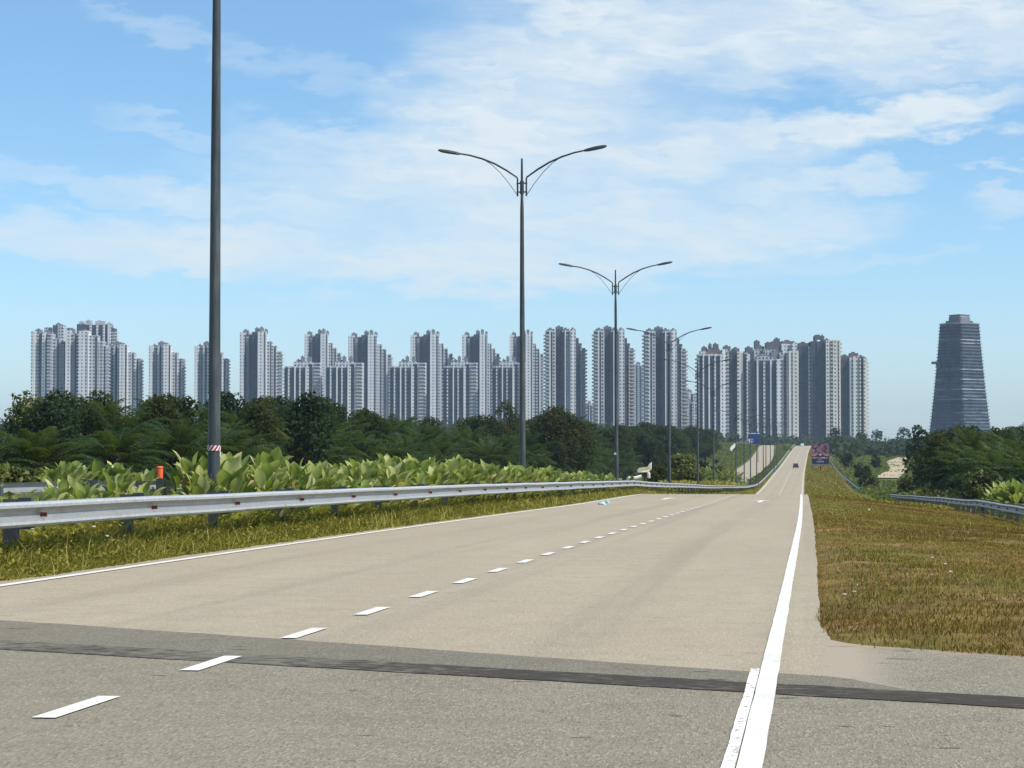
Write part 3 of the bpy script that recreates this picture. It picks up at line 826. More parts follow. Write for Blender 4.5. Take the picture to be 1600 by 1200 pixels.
def make_bush(seed, material='bush_leaf', H=2.0, W=2.6, nc=22, per=170, leaf=.22, name='bush', stems=True):
    g = np.random.default_rng(seed); root = empty(name, (0, 0, 0)); clumps = []
    for k in range(nc):
        a = k * 2.39996; u = (k + .5) / nc
        zf = g.uniform(.12, 1.0); prof = math.sqrt(max(.05, 1 - (zf * .95) ** 2))
        rr = W/2 * prof * math.sqrt(u) * .8
        clumps.append(((rr*math.cos(a), rr*math.sin(a), zf*H*.82), W*g.uniform(.13, .2)))
    m = MB()
    for (c, r) in clumps[::3]:
        m.tube([(c[0]*.1, c[1]*.1, -.2), (c[0]*.5, c[1]*.5, c[2]*.6), c], [.035, .025, .012], 5, False)
    m.build('stem', MATS['bark'], root)
    lf = LF(); crown_leaves(lf, clumps, per, leaf, g, .45, 22)
    obj('foliage', lf.mesh('foliage'), MATS[material], root)
    root['h'] = H
    return root

# ------------------------------------------------------------------ broad leaved plants of the median
def make_bigleaf(seed, n=15):
    g = np.random.default_rng(seed); lf = LF()
    m = 7; t = np.linspace(0, 1, m)
    wp = np.array([.04, .62, .95, 1.0, .86, .52, .03])
    for k in range(n):
        az = k * 2.39996 + g.uniform(-.4, .4); f = (k + .5) / n
        h = (1.0 - .72 * f) * g.uniform(.75, 1.05); lean = .05 + .42 * f
        rad = np.array([math.cos(az), math.sin(az), 0]); side = np.array([-rad[1], rad[0], 0])
        base = rad * .08; tip = rad * (lean * .95) + np.array([0, 0, h * g.uniform(.62, .86)])
        a0 = R(82 - 34 * f + g.uniform(-10, 8)); bend = R(g.uniform(12, 70))
        l = g.uniform(.22, .37); wd = l * g.uniform(.22, .29)
        ang = a0 - bend * t ** 1.4; ds = l / (m - 1)
        r = np.concatenate([[0], np.cumsum(np.cos(ang[:-1])*ds)]); z = np.concatenate([[0], np.cumsum(np.sin(ang[:-1])*ds)])
        tw = g.uniform(-.5, .5)
        mid = tip[None] + rad[None]*r[:, None] + np.array([0, 0, 1.])[None]*z[:, None] + side[None]*(tw*.2*t*t)[:, None]
        upv = -rad[None]*np.sin(ang)[:, None] + np.array([0, 0, 1.])[None]*np.cos(ang)[:, None]
        sd = norm(side[None]*math.cos(tw) + upv*math.sin(tw))
        e = (wd*wp)[:, None]; cup = .30 * e * upv
        wave = .10 * e * upv * np.sin(t*9 + k)[:, None]
        P = np.stack([mid - sd*e + cup + wave, mid - sd*e*.5 + cup*.25, mid, mid + sd*e*.5 + cup*.25, mid + sd*e + cup - wave], 1)
        old = g.uniform() < .06
        lf.grid(P[None], 1.0 if old else np.clip(.40 + g.uniform(-.36, .37), 0, .76))
        st = np.stack([np.stack([base - side*.014, base + side*.014]), np.stack([(base+tip)*.5 + rad*.01 - side*.011, (base+tip)*.5 + side*.011]), np.stack([tip - side*.008, tip + side*.008])])
        lf.grid(st[None], .4)
    return lf.mesh('broad_leaf_plant', True)
plant_me = [make_bigleaf(100 + k, n) for k, n in enumerate((40, 46, 36, 44, 38, 48))]
def hgt(y): return float(np.interp(y, [20, 30, 33, 40, 48, 60, 80, 100, 130, 170], [.8, .85, 1.15, 1.35, 1.12, 1.40, 1.30, 1.12, 1.0, .8]))
PL_LAB = 'broad leaved green plant growing in the dense bed between the two guard rails'
cnt = 0
for y in np.arange(23.5, 150, .58):
    for lx in ((-10.55, -11.25, -11.9) if y < 70 else (-10.6, -11.6)):
        yy = y + rnd.uniform(-.3, .3); x = lx + rnd.uniform(-.3, .3)
        if y > 70 and rnd.random() < (y - 60) / 140: continue
        if cnt >= 298: break
        p = np.array([x, yy, 0.]); dep = p @ FWD; px = 800 + F * (p @ RGT) / dep
        if px < -30 or px > 1035: continue
        if 18 < px < 85 or 232 < px < 296:
            if rnd.random() < .93: continue
        if px < 232 and rnd.random() < .55: continue
        if y < 60 and rnd.random() < .16: continue
        s = hgt(yy) * rnd.uniform(.78, 1.12)
        if px < 240: s = rnd.uniform(.75, .98)
        o = obj('broad_leaf_plant', plant_me[rnd.randrange(6)], MATS['big_leaf'], None, (x, yy, float(G(x, yy)) - .03), rnd.uniform(0, 6.28))
        o.scale = (s * rnd.uniform(.95, 1.2), s * rnd.uniform(.95, 1.2), s)
        o.rotation_euler = (rnd.uniform(-.08, .08), rnd.uniform(-.08, .08), rnd.uniform(0, 6.28))
        tag(o, PL_LAB, 'plant', 'broad leaved plants between the guard rails'); cnt += 1
for k in range(34):                                     # more of them beyond the second rail
    px = 92 + k * 4.2 + rnd.uniform(-3, 3); d = rnd.uniform(37, 44)
    x, y, z = at(px, d)
    o = obj('broad_leaf_plant', plant_me[rnd.randrange(6)], MATS['big_leaf'], None, (x, y, z - .03), rnd.uniform(0, 6.28))
    s = rnd.uniform(1.0, 1.2); o.scale = (s, s, s)
    if x > -13.4: o.location.x = -13.45; 
    tag(o, 'broad leaved green plant growing behind the rail that faces the other carriageway', 'plant', 'broad leaved plants beyond the second rail')
for k in range(16):                                     # and a patch by the outer rail
    px = 1556 + k * 5 + rnd.uniform(-4, 4); d = rnd.uniform(112, 126)
    x, y, z = at(px, d)
    o = obj('broad_leaf_plant', plant_me[rnd.randrange(6)], MATS['big_leaf'], None, (x, y, z - .03), rnd.uniform(0, 6.28))
    s = rnd.uniform(1.7, 2.2); o.scale = (s, s, s)
    tag(o, 'broad leaved pale green plant behind the outer guard rail below dark palms', 'plant', 'broad leaved plants behind the outer rail')

# ------------------------------------------------------------------ grass
def blades(name, n, place, hmin, hmax, wd, material, label, tintf, seed, lean=.5, cat='grass', hfn=None):
    g = np.random.default_rng(seed)
    x, y = place(g, n)
    z = G(x, y) - .01
    z = np.where(y < 19.5, np.maximum(z, ZR(y) - .004), z)
    n = len(x)
    dep = np.maximum(1.0, (y / 16.0))                   # a little broader with distance so they stay visible
    h = g.uniform(hmin, hmax, n) * (hfn(x, y) if hfn else 1); a = g.uniform(0, 2*math.pi, n)
    lx, ly = np.cos(a), np.sin(a); b = g.uniform(0, 2*math.pi, n)
    wx, wy = np.cos(b), np.sin(b); w2 = wd * g.uniform(.6, 1.3, n) * dep ** .8
    ln = h * g.uniform(0, lean, n)
    o = np.stack([x, y, z], 1); W = np.stack([wx*w2, wy*w2, w2*0], 1)
    m = o + np.stack([lx*ln*.35, ly*ln*.35, h*.6], 1); t = o + np.stack([lx*ln, ly*ln, h], 1)
    V = np.stack([o - W, o + W, m + W*.8, m - W*.8, t], 1).reshape(-1, 3)
    k = np.arange(n)[:, None] * 5
    me = mesh_np(name, V, [k + np.array([[0, 1, 2, 3]]), k + np.array([[3, 2, 4]])], np.concatenate([np.clip(tintf(x, y, g), 0, 1)]*2))
    ob = obj(name, me, MATS[material]); tag(ob, label, cat, None, 'stuff')
    return ob
def right_place(g, n):
    y = 12.9 + (150 - 12.9) * g.uniform(0, 1, n) ** 2.4
    x = LANE_R(y) + .22 + g.uniform(0, 1, n) ** .9 * (11.5 + np.clip((y-30)*.05, 0, 3))
    x = x + .12 * (fbm(y, y*0, .9, 51) - .5)
    ok = (y > grass_front(x) - .02 + .45 * (fbm(x, y * 0, 5.0, 93) - .5) + .14 * (g.uniform(size=n) - .4)) & (x < 3 + y * .33) & (x > LANE_R(y) + .27 + .08 * fbm(y, y*0, 2.0, 53) + .2 * np.exp(-np.clip(y-15.4, 0, 9)*2.0))
    thin = fbm(x, y, .55, 54) * .5 + fbm(x, y, 1.3, 52) * .5 > .42 + .26 * np.exp(-np.abs(y - 15.7) * 1.6)
    ok &= thin | (g.uniform(size=n) < .30)
    return x[ok], y[ok]
def right_tint(x, y, g):
    gr = sstep(fbm(x, y * .45, .22, 55), .44, .66) * .62
    dk = sstep(fbm(x, y * .5, .16, 57), .52, .64) * .30
    return .34 + gr - dk * 1.1 + g.uniform(-.28, .24, len(x))
blades('dry_grass', 420000, right_place, .015, .060, .0036, 'dry_grass', 'dry orange brown grass with green patches covering the verge', right_tint, 61, 1.6)
def tufts_place(g, n):
    y = 13.4 + 70 * g.uniform(0, 1, n) ** 1.7; x = LANE_R(y) + .4 + g.uniform(0, 1, n) * 9
    ok = (fbm(x, y, .7, 58) > .58) & (x < 3 + y * .33) & (y > grass_front(x) + .2)
    return x[ok], y[ok]
blades('grass_tufts', 9000, tufts_place, .05, .13, .004, 'weed', 'taller green grass tufts scattered on the dry verge', lambda x, y, g: .5 + g.uniform(-.4, .4, len(x)), 62, .8)
def clump_place(g, n):
    y = 13.6 + 60 * g.uniform(0, 1, n) ** 1.6; x = LANE_R(y) + .5 + g.uniform(0, 1, n) * 9
    ok = (fbm(x, y, .9, 59) > .64) & (x < 3 + y * .33) & (y > grass_front(x) + .25)
    return x[ok], y[ok]
def left_place(g, n):
    y = 20 + 120 * g.uniform(0, 1, n) ** 1.7
    e = .16 * (fbm(y, y * 0, 1.1, 63) - .5) + .10 * (fbm(y, y*0, 4, 64) - .5)
    x = LANE_L(y) - .34 + e - g.uniform(0, 1, n) ** 1.25 * 1.9
    return x, y
def left_h(x, y): return np.clip((LANE_L(y) - .3 - x) / 1.0, .12, 1)
blades('verge_weeds', 110000, left_place, .04, .30, .0055, 'weed', 'tangled green and straw weeds under the guard rail', lambda x, y, g: .42 + .5 * (fbm(x, y, .8, 65) - .5) + g.uniform(-.4, .45, len(x)), 66, 1.3, 'grass', lambda x, y: (.35 + 1.1 * left_h(x, y)) * (.45 + 1.1 * fbm(x, y, 1.3, 71)))
def weed_leaves(name, n, place, hmax, size, material, label, seed, tint0=.45, cat='weeds', zpow=1.0):
    g = np.random.default_rng(seed); x, y = place(g, n); n = len(x)
    hm = hmax(x, y) if callable(hmax) else hmax
    z = G(x, y) + hm * g.uniform(0, 1, n) ** zpow
    lf = LF(); C = np.stack([x, y, z], 1)
    sz = size * g.uniform(.5, 1.4, n) * np.maximum(1, y / 40.0) ** .5 if not callable(size) else size(x, y) * g.uniform(.6, 1.3, n)
    leaf_cards(lf, C, sz, np.array([[0, 0, .8]]) + .2 * g.normal(size=(n, 3)), tint0 + .5 * (fbm(x, y, .35, seed) - .5) + g.uniform(-.32, .32, n), .1, g)
    ob = obj(name, lf.mesh(name), MATS[material]); tag(ob, label, cat, None, 'stuff'); return ob
weed_leaves('verge_clumps', 26000, clump_place, lambda x, y: .02 + .10 * fbm(x, y, 2.0, 60), .035, 'weed', 'small leafy weed clumps scattered over the dry verge', 74, .30)
blades('straw_stalks', 1100, left_place, .22, .46, .004, 'weed', 'dry straw stalks standing in the weeds under the guard rail', lambda x, y, g: .86 + g.uniform(-.2, .14, len(x)), 79, .7)
weed_leaves('dead_leaves', 5000, left_place, lambda x, y: .03 + .30 * left_h(x, y), .07, 'dry_grass', 'brown dead leaves caught in the weeds under the guard rail', 88, .35, 'leaves')
weed_leaves('creeping_weeds', 60000, left_place, lambda x, y: .05 + .42 * left_h(x, y) * (.3 + fbm(x, y, 1.6, 70)), .05, 'weed', 'small leafy weeds creeping along the edge of the road', 67, .36)
def behind_place(g, n):                                  # ground under the leafy plants and by the second rail
    y = 22 + 330 * g.uniform(0, 1, n) ** 1.5; x = -9.9 - 4.0 * g.uniform(0, 1, n)
    x = np.where(y > 150, LANE_L(y) - 1.4 - 3.6 * g.uniform(0, 1, n), x)
    return x, y
weed_leaves('median_weeds', 36000, behind_place, lambda x, y: .25 + .75 * fbm(x, y, .4, 72) ** 1.5 + .4 * sstep(y, 140, 200), .11, 'weed', 'low weeds covering the median between the rails', 68, .4)
def scrub_r(g, n):
    y = 46 + 200 * g.uniform(0, 1, n) ** 1.4; x = rrx(y) + .8 + g.uniform(0, 1, n) * (8 + y * .05)
    return x, y
weed_leaves('roadside_scrub', 60000, scrub_r, lambda x, y: (.3 + 1.35 * fbm(x, y, .28, 73)) * sstep(x - rrx(y), .5, 3.0), .26, 'bush_leaf', 'yellow green scrub and weeds behind the outer guard rail', 69, .55)
def meadow_p(g, n):
    y = 240 + 950 * g.uniform(0, 1, n) ** 1.3; x = LANE_R(y) + 10 + g.uniform(0, 1, n) * (14 + y * .075)
    ok = np.ones(n, bool)
    for tx, ty, tw in trk:
        ok &= np.hypot((x - tx), (y - ty) * .22) > tw + .6
    return x[ok], y[ok]
weed_leaves('meadow_scrub', 60000, meadow_p, lambda x, y: .15 + 1.1 * sstep(fbm(x, y, .06, 75), .5, .8), lambda x, y: .36 + y * .0006, 'meadow', 'pale green scrub filling the low ground beside the far road', 76, .5)
def slope_p(g, n):
    y = 330 + 900 * g.uniform(0, 1, n) ** 1.2; x = LANE_L(y) - 1.6 - g.uniform(0, 1, n) * np.maximum(.5, (LANE_L(y) - 1.6) - (CC(y) + 4.6))
    return x, y
weed_leaves('median_hedge', 14000, slope_p, lambda x, y: .3 + 1.0 * fbm(x, y, .05, 77), lambda x, y: .45 + x * 0, 'bush_leaf', 'low green planting on the median of the far road', 78, .42)

# ------------------------------------------------------------------ trees
used = set()
def place(proto, loc, rz, s, label, cat, group=None, sz=None):
    o = proto if proto.name not in used else copy_tree(proto)
    if o is proto: used.add(proto.name)
    o.location = loc; o.rotation_euler = (0, 0, rz); o.scale = (s, s, sz or s)
    return tag(o, label, cat, group)
palms = [make_palm(200 + k, 4.3, n, th) for k, (n, th) in enumerate(((30, 2.2), (27, 2.8), (34, 1.6)))]
trees = [make_tree(300, 'tree_leaf', 9, 7.0, .9), make_tree(301, 'olive_leaf', 9, 6.4, 1.0, 34, 85, .36), make_tree(302, 'tree_leaf', 9, 6.0, .7, 32, 90, .32, .3), make_tree(303, 'dark_leaf', 9, 7.6, .8, 44, 95, .36, .16)]
PALM_TOP = 6.3
SKY_X = [-60, 0, 60, 130, 200, 280, 330, 400, 450, 480, 520, 560, 620, 700, 760, 790, 830, 870, 910, 950, 1000, 1100]
SKY_Y = [622, 622, 624, 612, 620, 612, 622, 622, 622, 618, 622, 634, 650, 658, 656, 652, 646, 644, 652, 660, 662, 668]
skyl = lambda px: float(np.interp(px, SKY_X, SKY_Y))
PALM_G = 'oil palms of the dark plantation'; TREE_G = 'leafy trees among the oil palms'
PL = 'dark green oil palm in the plantation beyond the other carriageway'
TL = ['dark leafy tree rising among the oil palms of the plantation', 'olive green tree with brownish crown among the oil palms of the plantation', 'narrow crowned leafy tree rising among the oil palms of the plantation', 'dense very dark tree standing among the oil palms of the plantation']
npalm = 0
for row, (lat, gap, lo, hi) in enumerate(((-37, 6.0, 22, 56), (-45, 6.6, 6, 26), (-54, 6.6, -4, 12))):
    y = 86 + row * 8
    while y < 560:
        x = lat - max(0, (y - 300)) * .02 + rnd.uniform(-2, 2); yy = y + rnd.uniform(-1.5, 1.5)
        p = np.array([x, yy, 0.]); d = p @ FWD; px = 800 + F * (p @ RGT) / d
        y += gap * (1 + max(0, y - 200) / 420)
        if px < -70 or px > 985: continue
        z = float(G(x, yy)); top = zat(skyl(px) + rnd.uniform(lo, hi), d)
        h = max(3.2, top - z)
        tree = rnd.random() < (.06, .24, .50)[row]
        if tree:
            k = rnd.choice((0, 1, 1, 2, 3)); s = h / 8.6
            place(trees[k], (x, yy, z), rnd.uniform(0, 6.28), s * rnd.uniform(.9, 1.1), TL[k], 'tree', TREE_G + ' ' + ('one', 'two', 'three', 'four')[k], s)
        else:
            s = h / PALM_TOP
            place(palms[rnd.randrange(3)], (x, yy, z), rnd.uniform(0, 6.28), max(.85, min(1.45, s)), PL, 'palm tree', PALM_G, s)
            npalm += 1
# trees that stand out of the plantation
def solo(px, base_d, top_y, kind, label, cat='tree', width=None, seed=None, **kw):
    x, y, z = at(px, base_d); h = zat(top_y, base_d) - z
    W = (width or 60) / F * base_d
    t = make_tree(seed or int(px * 7), kind, h, W, **kw)
    t.location = (x, y, z); tag(t, label, cat); return t
solo(482, 124, 607, 'dark_leaf', 'tall dark bushy tree with glossy leaves, the highest of the plantation edge', width=92, nc=40, per=70, leaf=.26, shape=.8, base=.12)
solo(872, 300, 640, 'olive_leaf', 'broad round crowned olive tree behind the second street lamp', width=112, nc=52, per=42, leaf=.5, shape=.7, base=.08)
solo(790, 320, 622, 'olive_leaf', 'thin open crowned tree poking above the plantation before the towers', width=58, nc=12, per=60, leaf=.4, shape=.8, base=.62)
solo(38, 128, 600, 'bush_leaf', 'sparse pale green sapling sticking up at the western edge of the plantation', width=62, nc=11, per=22, leaf=.28, shape=.7, base=.60)
solo(152, 150, 605, 'olive_leaf', 'yellowish tree crown rising before the cluster of western towers', width=80, nc=24, per=60, leaf=.33, base=.4)
solo(292, 150, 613, 'tree_leaf', 'leafy tree with uneven dark crown beside the taped lamp pole', width=84, nc=24, per=60, leaf=.33, base=.3)
# woods behind the dip, west of the far road
kinds = ['far tree with rounded green crown in the hollow before the towers', 'far olive tree in the hollow before the towers', 'far slender tree in the hollow before the towers', 'far dark tree in the hollow before the towers']
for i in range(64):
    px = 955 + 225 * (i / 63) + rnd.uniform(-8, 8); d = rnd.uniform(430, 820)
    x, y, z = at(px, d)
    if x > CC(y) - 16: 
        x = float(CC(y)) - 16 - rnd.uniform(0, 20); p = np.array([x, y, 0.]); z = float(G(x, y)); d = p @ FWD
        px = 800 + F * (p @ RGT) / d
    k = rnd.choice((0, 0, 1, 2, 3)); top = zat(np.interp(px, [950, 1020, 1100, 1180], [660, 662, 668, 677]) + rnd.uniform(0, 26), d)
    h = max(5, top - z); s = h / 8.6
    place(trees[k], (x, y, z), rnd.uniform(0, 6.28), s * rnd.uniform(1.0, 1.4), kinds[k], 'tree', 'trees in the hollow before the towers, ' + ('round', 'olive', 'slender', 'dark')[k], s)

# palms and trees on the east side
PR = 'dark oil palm in the grove behind the outer guard rail'
for i, (px, d, ty) in enumerate([(1496, 175, 684), (1522, 190, 670), (1532, 165, 672), (1565, 150, 678), (1592, 170, 670), (1625, 150, 668), (1512, 150, 700), (1548, 135, 704), (1580, 128, 700), (1612, 125, 690),
                                 (1503, 215, 690), (1515, 240, 676), (1540, 230, 672), (1585, 220, 672), (1615, 200, 664), (1482, 262, 688), (1560, 118, 722), (1598, 112, 718)]):
    d = max(d, 14.5 * F / (px - 1270))
    x, y, z = at(px, d); s = (zat(ty, d) - z) / PALM_TOP
    place(palms[i % 3], (x, y, z), rnd.uniform(0, 6.28), max(.8, min(1.5, s)), PR, 'palm tree', 'oil palms of the eastern grove', s)
x, y, z = at(1498, 232); s = (zat(688, 232) - z) / PALM_TOP
bigp = copy_tree(palms[2]); bigp.location = (x, y, z); bigp.scale = (s*.72, s*.72, s); tag(bigp, 'wide spreading oil palm at the front corner of the eastern grove', 'palm tree')
for px, d, ty, k in ((1500, 260, 670, 0), (1520, 280, 668, 2), (1556, 260, 671, 1), (1466, 210, 680, 1), (1606, 240, 668, 0), (1472, 300, 676, 0), (1580, 300, 672, 3)):
    x, y, z = at(px, d); s = (zat(ty, d) - z) / 8.6
    place(trees[k], (x, y, z), rnd.uniform(0, 6.28), s, ['leafy tree', 'olive tree', 'slender tree', 'very dark tree'][k] + ' behind the palms of the eastern grove', 'tree', 'trees of the eastern grove, ' + ('round', 'olive', 'slender', 'dark')[k])
solo(1433, 330, 661, 'dark_leaf', 'dark rounded tree beside the foot of the tapered office tower', width=48, nc=34, per=22, leaf=.6, shape=.7, base=.1)
# shrubs
def shrub(px, d, top_y, wpx, kind, label, name='bush', cat='bush', **kw):
    x, y, z = at(px, d); h = zat(top_y, d) - z
    b = make_bush(int(px * 3 + top_y), kind, max(.5, h), wpx / F * d, name=name, **kw); b.location = (x, y, z - .05); return tag(b, label, cat)
shrub(1325, 640, 704, 19, 'dark_leaf', 'round dark clipped shrub closest to the billboard', per=9, leaf=.75)
shrub(1368, 640, 705, 20, 'dark_leaf', 'round dark shrub beside the pale earth track', per=9, leaf=.75)
shrub(1343, 520, 719, 24, 'dark_leaf', 'round dark shrub behind the bushy one above the curved rail', per=12, leaf=.6)
shrub(1353, 480, 724, 26, 'tree_leaf', 'green rounded shrub in front of the other round ones', per=12, leaf=.6)
shrub(1364, 430, 741, 26, 'bush_leaf', 'low loose shrub just above the gap between the guard rails', per=12, leaf=.5)
shrub(1413, 300, 743, 34, 'bush_leaf', 'rounded green bush near the end of the outer guard rail', per=30, leaf=.36)
shrub(1527, 138, 728, 66, 'bush_leaf', 'bright leafy shrub with large round leaves before the dark palms', per=110, leaf=.24, nc=26)
shrub(1066, 215, 706, 78, 'bush_leaf', 'big rounded yellow green bush beyond the guard rail by the fourth lamp', per=60, leaf=.34, nc=30)
shrub(1030, 200, 722, 52, 'olive_leaf', 'smaller olive bush beside the pale concrete block', per=60, leaf=.3)
shrub(1098, 300, 708, 26, 'dark_leaf', 'dark upright bush at the foot of the fifth lamp', per=30, leaf=.45)
shrub(1118, 300, 708, 28, 'dark_leaf', 'dark bush at the foot of the sixth lamp', per=30, leaf=.45)
bushes = [make_bush(810, 'tree_leaf', 2.0, 2.8, 16, 40, .34), make_bush(811, 'bush_leaf', 1.8, 3.2, 16, 40, .34), make_bush(812, 'olive_leaf', 2.4, 2.6, 16, 40, .34)]
gb = random.Random(21)
for i in range(44):
    px = gb.uniform(1292, 1440); d = gb.uniform(360, 860); x, y, z = at(px, d); k = gb.randrange(3)
    if x < float(LANE_R(y)) + 11 or any(abs(x - t_[0]) < t_[2] + 3 and abs(y - t_[1]) < 45 for t_ in trk): continue
    place(bushes[k], (x, y, z - .1), gb.uniform(0, 6.28), gb.uniform(.7, 1.7), ('green', 'yellow green', 'olive')[k] + ' bush scattered in the scrub beside the far road', 'bush', ('green', 'yellow green', 'olive')[k] + ' bushes in the scrub')
for i, px in enumerate((1096, 1108, 1120, 1132, 1143, 1153)):     # fountain shaped plants in a row behind the rail
    d = max(240, 12.4 * F / (1270 - px)); x, y, z = at(px, d); s = max(.45, (zat(730, d) - z) / 5.4)
    p = copy_tree(palms[i % 3]); p.location = (x, y, z - s * .6); p.scale = (s*.62, s*.62, s * .98); p.rotation_euler = (0, 0, i * 1.3)
    p.name = 'young_palm'
    for c in p.children:
        if c.name.startswith('crown'): 
            c.data = c.data.copy(); c.data.materials[0] = MATS['plume_leaf']
    tag(p, 'young yellow green palm in the row planted behind the guard rail', 'palm tree', 'young palms in a row')
for px, d, ty, wp in ((10, 62, 722, 120), (70, 66, 728, 90), (-40, 60, 718, 90)):
    shrub(px, d, ty, wp, 'bush_leaf', {10: 'loose yellow green bush beyond the second rail at the western edge', 70: 'smaller weedy bush beside the leafy plants beyond the second rail', -40: 'weedy bush outside the plantation by the other carriageway'}[px], per=120, leaf=.2)
shrub(274, 74, 724, 36, 'olive_leaf', 'tall straw coloured weeds beside the orange marker post', name='weed_clump', cat='weeds', per=160, leaf=.16)
def far_verge(g, n):
    y = 120 + 1000 * g.uniform(0, 1, n) ** 1.5; x = LANE_R(y) + .5 + g.uniform(0, 1, n) * 8.5
    return x, y
weed_leaves('far_dry_grass', 40000, far_verge, lambda x, y: .10 + .25 * fbm(x, y, .3, 84), lambda x, y: .10 + y * .0006, 'dry_grass', 'dry olive brown grass on the verge of the far road', 85, .62, 'grass')
def rail_verge(g, n):
    y = 105 + 420 * g.uniform(0, 1, n) ** 1.3; x = LANE_L(y) - .45 - 1.7 * g.uniform(0, 1, n)
    return x, y
weed_leaves('rail_verge_grass', 30000, rail_verge, lambda x, y: .08 + .34 * fbm(x, y, .5, 91), lambda x, y: .08 + y * .0006, 'weed', 'olive grass on the bank below the guard rail beyond the crest', 92, .42, 'grass')
def far_slope(g, n):
    y = 330 + 800 * g.uniform(0, 1, n) ** 1.1; x = CC(y) - 4.8 - g.uniform(0, 1, n) * 26
    return x, y
weed_leaves('slope_grass', 30000, far_slope, lambda x, y: .12 + .8 * sstep(fbm(x, y, .05, 86), .5, .75), lambda x, y: .16 + y * .0006, 'meadow', 'rough grass on the slope west of the other carriageway', 87, .45, 'grass')
shrub(1229, 960, 694, 17, 'plume_leaf', 'flowering shrub at the top of the far road', per=8, leaf=.7)
m = None
def under_p(g, n):
    y = 80 + 470 * g.uniform(0, 1, n) ** 1.3; x = -33.5 - 26 * g.uniform(0, 1, n) - np.clip(y - 300, 0, 300) * .02
    return x, y
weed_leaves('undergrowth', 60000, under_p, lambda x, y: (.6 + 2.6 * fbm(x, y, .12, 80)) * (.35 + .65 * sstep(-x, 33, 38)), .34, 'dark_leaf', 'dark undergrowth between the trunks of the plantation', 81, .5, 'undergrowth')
def under_r(g, n):
    d = 110 + 190 * g.uniform(0, 1, n); px = np.maximum(1462, 1490 - (d - 150) * .2) + g.uniform(0, 1, n) * 210
    P = FWD[None] * d[:, None] + RGT[None] * ((px - 800) / F * d)[:, None]
    ok = P[:, 0] > rrx(P[:, 1]) + 3.2
    return P[ok, 0], P[ok, 1]
weed_leaves('undergrowth', 32000, under_r, lambda x, y: .6 + 2.4 * fbm(x, y, .12, 82), .34, 'dark_leaf', 'dark undergrowth below the palms of the eastern grove', 83, .45, 'undergrowth')
# the far wood that closes the view: one mass
def far_wood():
    g = np.random.default_rng(90); lf = LF()
    nt = 720
    px = g.uniform(-80, 1680, nt); d = g.uniform(1180, 1750, nt)
    d = np.where((px > 1200) & (px < 1300), g.uniform(1280, 1700, nt), d)
    ty = np.interp(px, [-80, 900, 1000, 1100, 1180, 1260, 1340, 1352, 1440, 1470, 1680], [650, 655, 662, 672, 677, 682, 681, 686, 683, 678, 676]) + g.exponential(5, nt) - 3
    px[620:] = g.uniform(1298, 1470, 100); d[620:] = g.uniform(860, 1150, 100); ty[620:] = g.uniform(684, 696, 100)
    P = FWD[None] * d[:, None] + RGT[None] * ((px - 800) / F * d)[:, None]
    for i in range(nt):
        x, y = P[i, 0], P[i, 1]
        z = float(G(x, y)) - 3; top = EYE[2] + (HOR - ty[i]) / F * d[i]
        r = g.uniform(4, 8)
        k = 90
        dd = norm(g.normal(size=(k, 3))); rad = g.uniform(.5, 1, k)[:, None]
        C = np.array([x, y, (z + top) / 2]) + dd * rad * np.array([r, r, (top - z) / 2])
        lobes = np.sin(dd[:, 0]*5 + i) * np.cos(dd[:, 2]*6 + i * 2) * .8
        C = C + dd * lobes[:, None]
        o = dd.copy(); o[:, 2] += .4
        leaf_cards(lf, C, g.uniform(1.4, 2.8, k), o, .45 + g.uniform(-.2, .2) + g.uniform(-.25, .25, k), .1, g)
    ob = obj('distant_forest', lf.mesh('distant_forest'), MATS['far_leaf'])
    tag(ob, 'distant dark forest in front of the tower blocks', 'forest', None, 'stuff')
far_wood()
g_ = random.Random(5)
for i, (px, ty) in enumerate(((1370, 672), (1412, 668), (1304, 668), (1345, 676))):
    x, y, z = at(px, 1150); h = zat(ty, 1150) - z
    t = make_tree(700 + i, 'far_leaf', h, 9, .8, 14, 6, 1.3, .55); t.location = (x, y, z)
    tag(t, ['open crowned tree against the sky beside the last tower', 'slim feathery tree left of the dark rounded tree', 'feathery tree before the white flank of the tower above the billboard', 'low tree at the foot of the short end tower'][i], 'tree')

